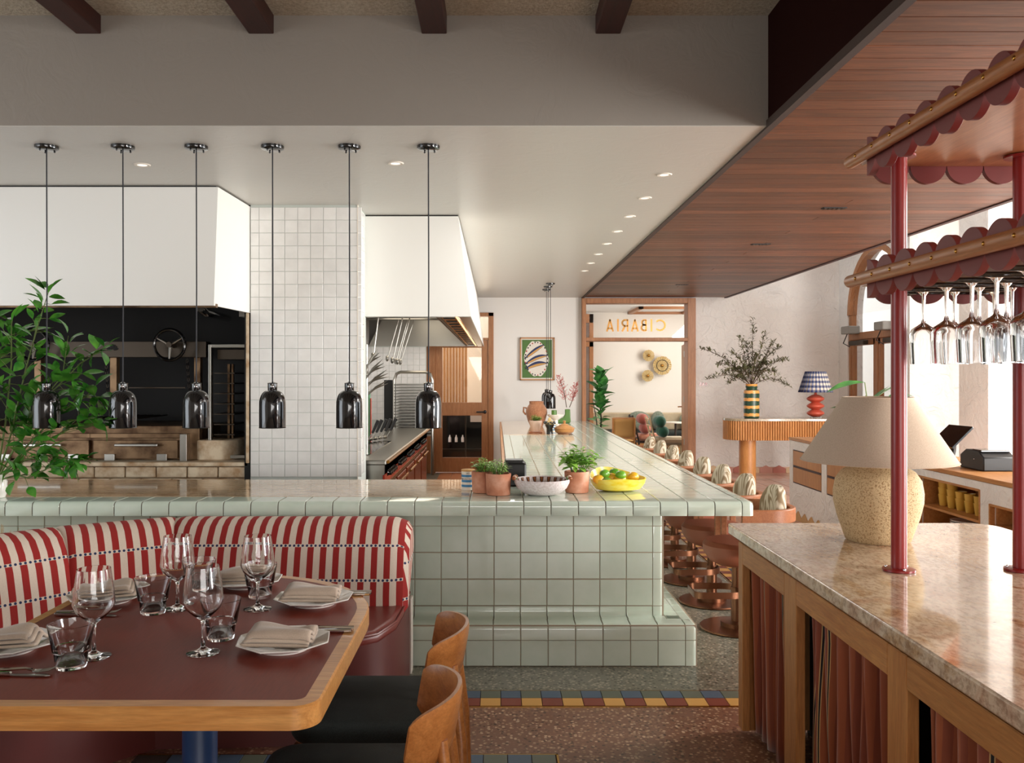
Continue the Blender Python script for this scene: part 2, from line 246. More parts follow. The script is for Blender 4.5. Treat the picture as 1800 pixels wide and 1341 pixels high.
# ---------------------------------------------------------------- mesh helpers
class MB:
    def __init__(s): s.v = []; s.f = []; s.uv = None
    def add(s, vs, fs):
        b = len(s.v); s.v += [tuple(p) for p in vs]; s.f += [tuple(i+b for i in f) for f in fs]; return s
    def box(s, x0, x1, y0, y1, z0, z1):
        return s.add([(x0, y0, z0), (x1, y0, z0), (x1, y1, z0), (x0, y1, z0), (x0, y0, z1), (x1, y0, z1), (x1, y1, z1), (x0, y1, z1)],
                     [(0, 3, 2, 1), (4, 5, 6, 7), (0, 1, 5, 4), (1, 2, 6, 5), (2, 3, 7, 6), (3, 0, 4, 7)])
    def rbox(s, x0, x1, y0, y1, z0, z1, c):   # box chamfered all round
        def ring(xa, xb, ya, yb, z): return [(xa, ya, z), (xb, ya, z), (xb, yb, z), (xa, yb, z)]
        vs = []; vs += ring(x0+c, x1-c, y0+c, y1-c, z0)
        def oct_(z): return [(x0+c, y0, z), (x1-c, y0, z), (x1, y0+c, z), (x1, y1-c, z), (x1-c, y1, z), (x0+c, y1, z), (x0, y1-c, z), (x0, y0+c, z)]
        vs += oct_(z0+c); vs += oct_(z1-c); vs += ring(x0+c, x1-c, y0+c, y1-c, z1)
        fs = [(0, 3, 2, 1), (20, 21, 22, 23)]
        for i in range(8): fs.append((4+i, 4+(i+1) % 8, 12+(i+1) % 8, 12+i))
        for a, o in ((0, 0), (1, 2), (2, 4), (3, 6)):
            n = (a+1) % 4
            fs.append((a, n, 4+o+1, 4+o)); fs.append((n, 4+(o+2) % 8, 4+o+1))
            fs.append((20+a, 12+o, 12+o+1, 20+n)); fs.append((20+n, 12+o+1, 12+(o+2) % 8))
        return s.add(vs, fs)
    def lathe(s, prof, n=32, c=(0, 0, 0), closed=False):
        b = len(s.v); k = len(prof)
        for i in range(n):
            a = 2*PI*i/n
            for r, z in prof: s.v.append((c[0]+r*math.cos(a), c[1]+r*math.sin(a), c[2]+z))
        for i in range(n):
            j = (i+1) % n
            for q in range(k-1 if not closed else k):
                q2 = (q+1) % k; s.f.append((b+i*k+q, b+j*k+q, b+j*k+q2, b+i*k+q2))
        if not closed:
            if prof[0][0] > 1e-6: s.f.append(tuple(b+i*k for i in reversed(range(n))))
            if prof[-1][0] > 1e-6: s.f.append(tuple(b+i*k+k-1 for i in range(n)))
        return s
    def tube(s, pts, r, n=8, closed=False):
        pts = [Vector(p) for p in pts]; m_ = len(pts); b = len(s.v)
        up = None
        for i, p in enumerate(pts):
            if closed: d = pts[(i+1) % m_]-pts[i-1]
            else: d = pts[min(i+1, m_-1)]-pts[max(i-1, 0)]
            d.normalize()
            if up is None: up = Vector((0, 0, 1)) if abs(d.z) < .9 else Vector((1, 0, 0))
            x = d.cross(up).normalized(); y = x.cross(d).normalized(); up = y
            rr = r[i] if isinstance(r, (list, tuple)) else r
            for j in range(n):
                a = 2*PI*j/n; q = p+x*math.cos(a)*rr+y*math.sin(a)*rr; s.v.append(tuple(q))
        for i in range(m_ if closed else m_-1):
            i2 = (i+1) % m_
            for j in range(n): s.f.append((b+i*n+j, b+i*n+(j+1) % n, b+i2*n+(j+1) % n, b+i2*n+j))
        if not closed: s.f.append(tuple(b+j for j in reversed(range(n)))); s.f.append(tuple(b+(m_-1)*n+j for j in range(n)))
        return s
    def prism(s, pts, lo, hi, axis='z'):
        def m3(u, v_, t): return {'z': (u, v_, t), 'y': (u, t, v_), 'x': (t, u, v_)}[axis]
        n = len(pts); b = len(s.v)
        s.v += [m3(u, v_, lo) for u, v_ in pts]+[m3(u, v_, hi) for u, v_ in pts]
        s.f.append(tuple(b+i for i in reversed(range(n)))); s.f.append(tuple(b+n+i for i in range(n)))
        for i in range(n): j = (i+1) % n; s.f.append((b+i, b+j, b+n+j, b+n+i))
        return s
    def cyl(s, p0, p1, r, n=16): return s.tube([p0, p1], r, n)
    def ball(s, c, rx, ry=None, rz=None, n=16, k=10):
        ry = ry or rx; rz = rz or rx
        pr = [(math.sin(PI*i/k), -math.cos(PI*i/k)) for i in range(k+1)]
        t = MB().lathe(pr, n); return s.add([(c[0]+x*rx, c[1]+y*ry, c[2]+z*rz) for x, y, z in t.v], t.f)
    def grid(s, fn, nu, nv, uvf=None):
        b = len(s.v)
        for i in range(nu+1):
            for j in range(nv+1): s.v.append(tuple(fn(i/nu, j/nv)))
        if uvf:
            s.uv = s.uv or {}
            for i in range(nu+1):
                for j in range(nv+1): s.uv[b+i*(nv+1)+j] = uvf(i/nu, j/nv)
        for i in range(nu):
            for j in range(nv): a = b+i*(nv+1)+j; s.f.append((a, a+nv+1, a+nv+2, a+1))
        return s
    def xf(s, mat): s.v = [tuple(mat @ Vector(p)) for p in s.v]; return s
    def mesh(s, name, mat, smooth=35):
        me = bpy.data.meshes.new(name); me.from_pydata(s.v, [], s.f); me.materials.append(mat)
        if s.uv:
            ul = me.uv_layers.new(name='UVMap')
            for lp in me.loops: ul.data[lp.index].uv = s.uv.get(lp.vertex_index, (0, 0))
        if smooth:
            me.polygons.foreach_set('use_smooth', [True]*len(me.polygons)); me.set_sharp_from_angle(angle=math.radians(smooth))
        return me
    def build(s, name, mat, parent=None, world=True, smooth=35, bevel=0, kind=None, solid=0, label=None, seg=2):
        mat = M[mat] if isinstance(mat, str) else mat
        o = bpy.data.objects.new(name, None)
        bpy.data.objects.remove(o)
        vs_ = s.v; 
        if parent is not None and world:
            l = origin(parent); s.v = [(x-l[0], y-l[1], z-l[2]) for x, y, z in s.v]
        me = s.mesh(name, mat, smooth); s.v = vs_
        o = bpy.data.objects.new(name, me); C.objects.link(o)
        if parent is not None: o.parent = parent
        if bevel:
            b = o.modifiers.new('bevel', 'BEVEL'); b.width = bevel; b.segments = seg; b.limit_method = 'ANGLE'; b.angle_limit = math.radians(40)
        if solid:
            b = o.modifiers.new('solid', 'SOLIDIFY'); b.thickness = solid; b.offset = 0
        if kind: o['kind'] = kind
        if label: o['label'] = label
        return o
def origin(o):
    l = Vector((0, 0, 0))
    while o is not None: l = l+o.location; o = o.parent
    return l
def thing(name, label, cat, loc=(0, 0, 0), rz=0, group=None):
    o = bpy.data.objects.new(name, None); o.empty_display_size = .1; C.objects.link(o); o.location = loc; o.rotation_euler = (0, 0, rz)
    o['label'] = label; o['category'] = cat
    if group: o['group'] = group
    return o
def tag(o, label, cat, group=None):
    o['label'] = label; o['category'] = cat
    if group: o['group'] = group
    return o
def struct(o): o['kind'] = 'structure'; return o
def inst(name, me, parent, loc, rot=None, scale=None):   # piece sharing mesh data; loc relative to parent
    o = bpy.data.objects.new(name, me); o.parent = parent; o.location = loc
    if rot: o.rotation_euler = rot
    if scale: o.scale = scale
    C.objects.link(o); return o
def dup(root, loc=None, rz=None, label=None):
    def cp(o, par):
        c_ = o.copy(); C.objects.link(c_); c_.parent = par
        for ch in list(kids.get(o.name, [])): cp(ch, c_)
        return c_
    kids = {}
    def walk(o):
        kids[o.name] = list(o.children)
        for ch in o.children: walk(ch)
    walk(root); r = cp(root, root.parent)
    if loc is not None: r.location = loc
    if rz is not None: r.rotation_euler = (0, 0, rz)
    if label: r['label'] = label
    return r
def rr(x0, x1, y0, y1, r, n=6):   # rounded rectangle, r may be 4 radii (x0y0, x1y0, x1y1, x0y1)
    if not isinstance(r, (tuple, list)): r = (r,)*4
    out = []
    for (cx, cy, a0, q) in ((x0+r[0], y0+r[0], PI, r[0]), (x1-r[1], y0+r[1], 1.5*PI, r[1]), (x1-r[2], y1-r[2], 0, r[2]), (x0+r[3], y1-r[3], .5*PI, r[3])):
        for i in range(n+1):
            a = a0+.5*PI*i/n; out.append((cx+q*math.cos(a), cy+q*math.sin(a)))
    return out
def px(x, y, D): return ((x-HX)*D/F, D, EYE-(y-HY)*D/F)
def text_mesh(body, size, depth):
    cu = bpy.data.curves.new('t', 'FONT'); cu.body = body; cu.size = size; cu.extrude = depth; cu.align_x = 'CENTER'; cu.align_y = 'CENTER'
    o = bpy.data.objects.new('t', cu); C.objects.link(o); dg = bpy.context.evaluated_depsgraph_get(); me = o.evaluated_get(dg).to_mesh()
    mb = MB(); mb.add([tuple(v_.co) for v_ in me.vertices], [tuple(p.vertices) for p in me.polygons]); o.evaluated_get(dg).to_mesh_clear()
    bpy.data.objects.remove(o); return mb
#STRUCTURE
ZC = 2.871
# ---------------------------------------------------------------- floor
fl = struct(MB().box(-6, 9, -4.5, 19, -.12, -.004).build('floor', 'terr_pink', smooth=0))
MB().box(-6, 2.02, 4.411, 14.35, -.003, 0).build('terrazzo_panel', 'terr_grey', fl, smooth=0, label='grey green speckled terrazzo panel')
MB().box(-6, 9, -4.5, 4.194, -.003, 0).build('terrazzo_panel', 'terr_red', fl, smooth=0, label='brown speckled terrazzo panel')
def chamf_tile(sx, sy, sz, c):   # flat tile, top face chamfered, centred
    a, b = sx/2, sy/2
    vs_ = [(-a, -b, 0), (a, -b, 0), (a, b, 0), (-a, b, 0), (-a, -b, sz-c), (a, -b, sz-c), (a, b, sz-c), (-a, b, sz-c), (-a+c, -b+c, sz), (a-c, -b+c, sz), (a-c, b-c, sz), (-a+c, b-c, sz)]
    fs_ = [(8, 9, 10, 11)]+[(i, (i+1) % 4, 4+(i+1) % 4, 4+i) for i in range(4)]+[(4+i, 4+(i+1) % 4, 8+(i+1) % 4, 8+i) for i in range(4)]
    return MB().add(vs_, fs_)
ft = {k: chamf_tile(.097, .097, .004, .001).mesh('floor_tile', M[k], 0) for k in ('t_blue', 't_grey', 't_red', 't_yellow')}
MB().box(-2.6, 2.06, 4.2, 4.405, -.003, .0005).build('border_grout', plain('dark_grout', (60, 44, 36), .9), fl, smooth=0)
MB().box(1.79, 2.02, 4.405, 12.5, -.003, .0007).build('border_grout', bpy.data.materials['dark_grout'], fl, smooth=0)
for i in range(-26, 21):
    x = .07+i*.1
    inst('tile', ft['t_red' if i % 2 == 0 else 't_yellow'], fl, (x, 4.252, .001)); inst('tile', ft['t_blue' if i % 2 == 0 else 't_grey'], fl, (x, 4.352, .001))
for j in range(82):
    y = 4.455+j*.1
    inst('tile', ft['t_red' if j % 2 == 0 else 't_yellow'], fl, (1.852, y, .001)); inst('tile', ft['t_yellow' if j % 4 == 0 else ('t_grey' if j % 2 == 0 else 't_blue')], fl, (1.952, y, .001))
for y in (4.197, 4.409): MB().box(-2.6, 2.06, y-.003, y+.003, -.003, .003).build('brass_strip', 'brass', fl, smooth=0)
for x in (1.79, 2.015): MB().box(x-.003, x+.003, 4.41, 12.5, -.003, .003).build('brass_strip', 'brass', fl, smooth=0)
MB().box(-1.5, .25, 3.45, 3.665, -.003, .0006).build('border_grout', bpy.data.materials['dark_grout'], fl, smooth=0)
for i in range(16):
    inst('tile', ft['t_grey' if i % 2 == 0 else 't_blue'], fl, (.195-i*.1, 3.61, .001)); inst('tile', ft['t_red' if i % 2 else 't_yellow'], fl, (.195-i*.1, 3.51, .001))
MB().box(-1.5, .256, 3.662, 3.67, -.003, .003).build('brass_strip', 'brass', fl, smooth=0); MB().box(.25, .258, 3.4, 3.67, -.003, .003).build('brass_strip', 'brass', fl, smooth=0)
pv = chamf_tile(.292, .292, .006, .003).mesh('paver', M['paver'], 0)
for i in range(12):
    for j in range(19): inst('paver', pv, fl, (2.22+i*.3, 8.9+j*.3, .0), None)
kf = chamf_tile(.195, .195, .005, .002).mesh('floor_tile', M['kitchen_floor'], 0)
for i in range(5):
    for j in range(20): inst('quarry_tile', kf, fl, (-.82+i*.2, 10.4+j*.2, .0))
# ---------------------------------------------------------------- walls
wb = MB()
DW = 14.35
def wallbox(x0, x1, z0, z1, y0=DW, y1=DW+.15): return (x0, x1, y0, y1, z0, z1)
wb.box(*wallbox(-6, -1.16, 0, 4.6)); wb.box(*wallbox(-.06, 1.39, 0, 4.6)); wb.box(*wallbox(-1.16, -.06, 2.61, 4.6)); wb.box(*wallbox(1.39, 3.22, 2.86, 4.6))
struct(wb.build('wall_back', 'wall', smooth=0))
struct(MB().box(3.22, 5.61, DW, DW+.15, 0, 5).build('wall_back_right', 'stucco', smooth=0))
# arch wall x = 5.61
yc, zr, ra = 13.0, 2.55, 1.0
wr = MB(); arch = [(yc+ra*math.cos(PI*i/16), zr+ra*math.sin(PI*i/16)) for i in range(17)]
wr.box(5.61, 5.85, yc+ra, DW+.15, 0, 5); wr.box(5.61, 5.85, 11.9, yc-ra, 0, 5)
poly = arch+[(yc-ra, 5), (yc+ra, 5)]
for i in range(16):
    (a, za), (b, zb) = arch[i], arch[i+1]; wr.prism([(a, za), (a, 5), (b, 5), (b, zb)], 5.61, 5.85, 'x')
struct(wr.build('wall_right', 'stucco', smooth=0))
struct(MB().box(5.85, 8.2, 11.9, 12.05, 0, 3.75).build('wall_alcove', 'stucco', smooth=0))
struct(MB().box(5.61, 8.2, 11.85, 12.1, 3.75, 4.6).build('trim_1', 'orange_trim', smooth=0))
struct(MB().box(5.5, 5.82, 9.8, 10.43, 0, 5).build('wall_pillar', 'stucco', smooth=0, bevel=.01))
struct(MB().box(7.1, 7.25, -4.5, 1.0-3, 0, 4.6).box(7.1, 7.25, -2, 9.2, 0, .45).box(7.1, 7.25, -2, 9.2, 2.75, 4.6).box(7.1, 7.25, 9.2, 11.9, 0, 4.6).build('wall_window_side', 'wall', smooth=0))
struct(MB().box(-6, 7.25, -4.6, -4.5, 0, 4.6).build('wall_front', 'wall', smooth=0))
struct(MB().box(-6, -5.85, -4.5, 1.2, 0, 4.6).box(-6, -5.85, 1.2, 4.8, 0, .85).box(-6, -5.85, 1.2, 4.8, 2.65, 4.6).box(-6, -5.85, 4.8, 19, 0, 4.6).build('wall_left', 'wall', smooth=0))
wf = struct(MB().box(7.12, 7.2, -2, 9.2, .45, .5).box(7.12, 7.2, -2, 9.2, 2.7, 2.75).box(7.12, 7.2, .8, .88, .5, 2.7).box(7.12, 7.2, 3.4, 3.48, .5, 2.7).box(7.12, 7.2, 6.2, 6.28, .5, 2.7).build('window_1', 'frame_oak', smooth=0))
for a, b in ((-2, .8), (.88, 3.4), (3.48, 6.2), (6.28, 9.2)): MB().box(7.155, 7.16, a, b, .5, 2.7).build('pane', 'pane', wf, smooth=0)
# ceilings
struct(MB().box(-6, 1.39, 4.512, DW, ZC, ZC+.1).build('ceiling', 'ceiling', smooth=0))
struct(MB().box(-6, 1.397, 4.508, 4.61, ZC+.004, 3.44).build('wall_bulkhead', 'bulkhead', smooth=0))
m_ = MB()
def stip(u, v_):
    return (-6+u*7.4, -4.5+v_*9.05, 3.44)
struct(m_.grid(stip, 2, 2).box(-6, 1.4, -4.5, 4.6, 3.46, 3.55).build('ceiling_dining', 'stipple', smooth=0))
struct(MB().box(1.397, 9, -4.5, 12.05, 4.6, 4.7).box(1.397, 5.85, 12.05, 19, 4.6, 4.7).build('ceiling_high', 'wall', smooth=0))
struct(MB().box(1.397, 1.45, -4.5, 4.6, 2.90, 3.6).build('trim_2', 'dark_panel', smooth=0))
struct(MB().box(1.388, 1.425, -4.5, DW, ZC-.012, ZC+.03).build('trim_3', plain('grey_edge', (66, 50, 42), .8), smooth=0))
for i, x in enumerate((-3.88, -2.99, -2.10, -1.211, -.321, .573)):
    tag(MB().box(x-.065, x+.065, -4.4, 4.51, 3.345, 3.45).build('ceiling_beam', 'beam', smooth=0, bevel=.006),
        'dark stained ceiling beam, '+['outermost on the left beyond the frame', 'second from the left beyond the frame', 'leftmost one visible, above the dark oven hood', 'second one visible from the left', 'third one visible, above the tiled column side', 'rightmost one, nearest the dark red ceiling panel'][i], 'beam')
wc = struct(MB().box(1.40, 3.746, -4.5, DW, ZC+.012, ZC+.2).build('ceiling_wood', plain('board_gap', (24, 12, 8), .9), smooth=0))
struct(MB().box(3.73, 3.775, -4.5, DW, ZC-.01, ZC+.22).build('trim_4', 'beam', smooth=0))
bd = []
for q in range(3): bd.append(MB().rbox(0, [2.33, 1.2, 1.13][q]-.004, -.066, .066, 0, .014, .002).mesh('board', M['board'], 0))
for i in range(96):
    y = 1.3+i*.136
    if i % 5 == 3: s0 = 1.2; inst('board', bd[1], wc, (1.405, y, ZC)); inst('board', bd[2], wc, (1.405+1.2, y, ZC))
    else: inst('board', bd[0], wc, (1.405, y, ZC))
for (x, y) in ((2.58, 6.7), (2.57, 8.53), (2.6, 12.3)):
    v_ = thing('ceiling_vent', 'small black slot vent in the red wood ceiling, '+{6.7: 'nearest the camera', 8.53: 'middle one of three', 12.3: 'farthest, near the doorway'}[y], 'vent', (x, y, ZC))
    MB().box(x-.09, x+.09, y-.03, y+.03, ZC-.006, ZC).build('frame', 'black_matte', v_, smooth=0)
    for k in range(5): MB().box(x-.08+k*.034, x-.066+k*.034, y-.024, y+.024, ZC-.01, ZC-.006).build('slat', 'dark_steel', v_, smooth=0)
dl = []
def downlight(x, y, label):
    t = thing('downlight', label, 'downlight', (x, y, ZC))
    MB().lathe([(.03, -.004), (.045, -.006), (.05, 0), (.03, 0)], 20, (x, y, ZC), True).build('ring', 'cream_trim', t); MB().lathe([(0, -.003), (.031, -.003)], 16, (x, y, ZC)).build('diffuser', 'lit', t)
downlight(-2.156, 5.33, 'small round recessed downlight between the second and third pendant cords'); downlight(-.61, 5.29, 'small round recessed downlight between the last two pendant cords')
for k in range(8): downlight(1.07, 5.59+.73*k, ['first, nearest', 'second', 'third', 'fourth', 'fifth', 'sixth', 'seventh', 'eighth, farthest'][k]+' recessed downlight in the row beside the wood ceiling edge')
# hex-topped skirting on the stucco wall
sk = struct(MB().box(3.22, 5.6, DW-.012, DW, 0, .1).build('baseboard_back', 'paver', smooth=0))
skm = [MB().prism([(-.105, 0), (.105, 0), (.105, .075), (0, .125), (-.105, .075)], -.02, 0, 'y').mesh('tile', plain('skirting_'+k, c, .5, 0, .05), 0) for k, c in (('pink', (206, 148, 132)), ('cream', (222, 190, 150)), ('rust', (184, 110, 92)))]
for i in range(11): inst('tile', skm[[2, 1, 0][i % 3]], sk, (3.33+i*.215, DW-.012, 0))
#BAR
# ---------------------------------------------------------------- mint tiled bar counter (L-shaped)
XR, YN, ZT = 1.416, 4.81, .895
bar = thing('tiled_counter', 'pale mint tiled L-shaped bar counter with rounded nosing and stepped base', 'counter', (0, YN, 0))
g = MB(); g.box(-3.6, .948, 4.973, 5.80, 0, .83); g.box(.10, .948, 5.8, 13.4, 0, .83); g.box(-3.6, 1.412, 4.83, 5.836, .822, ZT-.005); g.box(.075, 1.412, 5.8, 13.45, .822, ZT-.005)
g.box(-3.6, 1.096, 4.79, 5.8, 0, .223); g.box(.10, 1.096, 5.8, 13.35, 0, .223)
g.box(-3.6, 1.405, 4.822, 4.84, .824, ZT-.012)
g.build('grouted_core', 'grout', bar, smooth=0)
T = .15; G = .0045
def lt(x, y, z): return (x, y-YN, z)
# nosing tile: profile in (y, z), width T
def strip(prof, wdt, mat, name):
    n = len(prof); a = wdt/2-G/2; c = .002
    mb = MB(); rows = [(-a, 1), (-a+c, 0), (a-c, 0), (a, 1)]
    cy = sum(p[0] for p in prof)/n; cz = sum(p[1] for p in prof)/n
    for xx, inset in rows:
        for i, (y, z) in enumerate(prof):
            if inset:
                p0 = prof[max(i-1, 0)]; p1 = prof[min(i+1, n-1)]; dy, dz = p1[0]-p0[0], p1[1]-p0[1]; L = math.hypot(dy, dz) or 1
                y2, z2 = y-dz/L*c*INS, z+dy/L*c*INS
                mb.v.append((xx, y2, z2))
            else: mb.v.append((xx, y, z))
    for r_ in range(3):
        for i in range(n-1): a_ = r_*n+i; mb.f.append((a_, a_+n, a_+n+1, a_+1))
    return mb.mesh(name, mat, 40)
def arc(cy, cz, r, a0, a1, n=5): return [(cy+r*math.cos(math.radians(a0+(a1-a0)*i/n)), cz+r*math.sin(math.radians(a0+(a1-a0)*i/n))) for i in range(n+1)]
INS = -1
nprof = [(.02, .818-.05+.003), (0, .771)]
nprof = [(.03, .816), (.004, .816)]+[(0, .822)]+arc(.028, ZT-.028, .028, 180, 90, 5)+[(.2, ZT)]
nose = strip([(y, z) for y, z in nprof], T, M['mint'], 'nosing_tile')
k = 0
xs = [1.349-.15*i-.075 for i in range(32)]
for x in xs: inst('nosing_tile', nose, bar, (x, 0, 0))
# right-hand nosing column along the side + corner
cornp = MB(); 
def cornerpiece(x0, x1, y0, y1, zb, zt, r, name, mat='mint', par=bar):
    mb = MB(); n = 6
    rings = []
    def ring(inset, z): return [(a, b, z) for a, b in rr(x0+0, x1-inset, y0+inset, y1+0, (.001, max(.03-inset, .004), .001, .001), 5)]
    hs = [(0, zb), (0, zt-r)]+[(r-r*math.cos(math.radians(a)), zt-r+r*math.sin(math.radians(a))) for a in (30, 60, 90)]
    for ins, z in hs: rings.append(ring(ins, z))
    L = len(rings[0]); 
    for rg in rings: mb.v += rg
    for q in range(len(rings)-1):
        for i in range(L): j = (i+1) % L; mb.f.append((q*L+i, q*L+j, (q+1)*L+j, (q+1)*L+i))
    mb.f.append(tuple(range((len(rings)-1)*L, len(rings)*L))); mb.f.append(tuple(reversed(range(L))))
    return mb.build(name, mat, par)
cornerpiece(1.351, XR, YN, YN+.2, .816, ZT, .026, 'corner_tile')
sprof = [(-.03, .816), (-.004, .816), (0, .822)]+[(-.028+.028*math.cos(math.radians(a)), ZT-.028+.028*math.sin(math.radians(a))) for a in (0, 22, 45, 68, 90)]+[(-.064, ZT)]
# side nosing: extrude along y
INS = 1
sidem = strip(sprof, T, M['mint'], 'nosing_tile')
for j in range(56):
    o = inst('nosing_tile', sidem, bar, (XR, .2025+.075+j*T, 0), (0, 0, -PI/2)); o.scale = (-1, 1, 1)
    o.rotation_euler = (0, 0, PI/2); o.location = (XR, .2025+.075+j*T, 0); o.scale = (1, -1, 1)
# flat top tiles
tt = chamf_tile(T-G, T-G, .009, .0025).mesh('tile', M['mint'], 0)
tiles = []
for j in range(56):
    y = YN+.2025+.075+j*T
    for i in range(10):
        x = 1.349-.075-i*T
        if y > 5.84-.05 and x < .1: continue
        if y < 5.80 or x > .1:
            if y > 10.3 and x < .86: continue
            if x > -.151: tiles.append((x, y))
first, rest = tiles[:300], tiles[300:]
for x, y in first: inst('tile', tt, bar, lt(x, y, ZT-.009))
mb = MB(); tv = [tuple(v_.co) for v_ in tt.vertices]; tf = [tuple(p.vertices) for p in tt.polygons]
for x, y in rest: mb.add([(x+a, y+b, ZT-.009+c_) for a, b, c_ in tv], tf)
mb.build('far_tiles', 'mint', bar, smooth=0, kind='stuff')
cut = chamf_tile(.074, T-G, .009, .0025).mesh('tile', M['mint'], 0)
for j in range(30): inst('tile', cut, bar, lt(.111, 5.84+.1+j*T, ZT-.009))
MB().rbox(-3.6, -.154, 5.0125, 5.84, ZT-.02, ZT+.001, .003).build('stone_top', 'pass_marble', bar, smooth=0, label='polished beige and brown stone slab set in the tiled counter')
MB().rbox(.072, .85, 10.3, 13.45, ZT-.02, ZT+.001, .003).build('stone_top', 'pass_marble', bar, smooth=0, label='pale stone slab at the far end of the counter')
MB().box(.045, .07, 5.86, 13.3, .78, ZT-.004).build('edge_strip', 'oak_y', bar, smooth=0)
# front face tiles
ftile = MB().add([(x, -z, y) for x, y, z in chamf_tile(T-G, T-G, .007, .0022).v], [tuple(p) for p in chamf_tile(T-G, T-G, .007, .0022).f]).mesh('tile', M['mint'], 0)
ftop = MB().add([(x, -z, y) for x, y, z in chamf_tile(T-G, .083-G, .007, .0022).v], [tuple(p) for p in chamf_tile(T-G, .083, .007, .0022).f]).mesh('tile', M['mint'], 0)
FY = 4.975
fx = [.885-.075-i*T for i in range(29)]
for x in fx:
    inst('tile', ftop, bar, lt(x, FY, .7347+.0405))
    for z in (.66, .509, .3575): inst('tile', ftile, bar, lt(x, FY, z))
for z0, z1 in ((.7347, .815), (.585, .7347), (.434, .585), (.282, .434), (.225, .282)):
    cornerpiece(.885+.002, .952, FY-.007, 5.12, z0+.002, z1-.002, .0015, 'corner_tile')
# cove tile (curving out onto the step) and step top
INS = -1
cove = strip([(0, .280), (0, .262)]+[(-.028+.028*math.cos(math.radians(a)), .256+.028*math.sin(math.radians(a))) for a in (0, -22, -45, -68, -90)]+[(-.075, .228)], T, M['mint'], 'cove_tile')
for x in fx: inst('cove_tile', cove, bar, lt(x, FY-.007, 0))
SY = 4.783
stepn = strip([(0, .144)]+arc(.03, .198, .03, 180, 90, 5)+[(.112, .228)], T, M['mint'], 'nosing_tile')
stepf = MB().add([(x, -z, y) for x, y, z in chamf_tile(T-G, .142-G, .007, .0022).v], chamf_tile(T-G, .142, .007, .0022).f).mesh('tile', M['mint'], 0)
sx_ = [1.031-.075-i*T for i in range(30)]
for x in sx_: inst('nosing_tile', stepn, bar, lt(x, SY, 0)); inst('tile', stepf, bar, lt(x, SY+.007, .0715))
cornerpiece(1.033, 1.10, SY, SY+.112, .144, .228, .026, 'corner_tile'); cornerpiece(1.033, 1.10, SY, SY+.112, .003, .140, .003, 'corner_tile')
MB().rbox(.887, .951, 4.897, 4.966, .21, .228, .002).build('corner_tile', 'mint', bar, smooth=0); MB().rbox(.955, 1.029, 4.897, 4.966, .21, .228, .002).build('corner_tile', 'mint', bar, smooth=0)
mb = MB(); v0 = chamf_tile(T-G, T-G, .004, .002)
for j in range(54):
    for z in (.3, .45, .6, .74): mb.add([(.948+z_, 5.2+j*T+x_, z+y_) for x_, y_, z_ in v0.v], v0.f)
    mb.add([(1.096+z_, 5.0+j*T+x_, .071+y_*.9) for x_, y_, z_ in v0.v], v0.f)
mb.build('side_tiles', 'mint', bar, smooth=0, kind='stuff')
st = chamf_tile(.076, T-G, .006, .002).mesh('tile', M['mint'], 0)
INS = 1
stepside = strip([(0, .144)]+[(-.03+.03*math.cos(math.radians(a)), .198+.03*math.sin(math.radians(a))) for a in (0, 22, 45, 68, 90)]+[(-.069, .228)], T, M['mint'], 'nosing_tile')
for j in range(16):
    y = SY+.112+.077+j*T
    inst('tile', st, bar, lt(.992, y, .222))
    o = inst('nosing_tile', stepside, bar, lt(1.10, y, 0), (0, 0, PI/2)); o.scale = (1, -1, 1)
#PENDANTS
ordn = ['first', 'second', 'third', 'fourth', 'fifth', 'sixth']
def pendant(x, y, zb, label, grp):
    t = thing('pendant_lamp', label, 'pendant lamp', (x, y, ZC), 0, grp)
    MB().lathe([(0, -.022), (.05, -.022), (.062, -.016), (.064, -.008), (.064, 0), (0, 0)], 28, (x, y, ZC)).build('canopy', 'black', t)
    for a in (.6, 2.2, 4.2): MB().ball((x+.04*math.cos(a), y+.04*math.sin(a), ZC-.027), .006, n=8, k=6).build('screw', 'black', t)
    MB().tube([(x, y, ZC-.02), (x+.002, y, (ZC+zb)/2), (x, y, zb+.25)], .0038, 8).build('cord', 'cord', t)
    h = .215; r = .073
    cs = [(.022+(r-.022)*math.cos(math.radians(a))**.85, .122+.088*math.sin(math.radians(a))**.85) for a in (0, 12, 25, 38, 50, 62, 74, 84, 90)]; prof = [(r, 0), (r+.002, .002), (r, .006)]+cs+[(max(a-.004, .018), b-.004) for a, b in reversed(cs)]+[(r-.003, .003)]
    sh = MB().lathe(prof, 40, (x, y, zb), True).build('shade', 'lamp', t)
    MB().lathe([(.024, .205), (.026, .212), (.026, .247), (.029, .251), (.014, .255), (0, .26)], 20, (x, y, zb)).build('cap', 'black', t)
    MB().lathe([(0, -.002), (.009, 0), (.011, .004), (.005, .010), (0, .012)], 14).xf(Matrix.Translation((x+.004, y-.022, zb+.232)) @ Matrix.Rotation(PI/2, 4, 'X')).build('knob', 'chrome', t)
    MB().ball((x, y, zb+.1), .03, n=12, k=8).build('bulb', 'lamp_in', t)
    return t
ppx = (82, 216, 345, 479, 614, 753)
pn_l = ['leftmost black dome pendant lamp, half hidden behind the leafy branches', 'second black dome pendant lamp from the left, before the dark oven opening', 'third black dome pendant lamp from the left, before the oven near the wheel', 'black dome pendant lamp before the left part of the white tiled column', 'black dome pendant lamp before the right part of the white tiled column', 'black dome pendant lamp before the cooking range, rightmost of the front row']
for i, p in enumerate(ppx): pendant((p-HX)*4.9/F, 4.9, 1.295, pn_l[i], 'front row of pendant lamps over the pass')
for i, d in enumerate((12.14, 12.57, 13.0)): pendant((.745, .737, .739)[i], d, 1.135, ['nearest', 'middle', 'farthest'][i]+' of the three small black pendants hanging before the fish picture', 'far pendants over the bar end')
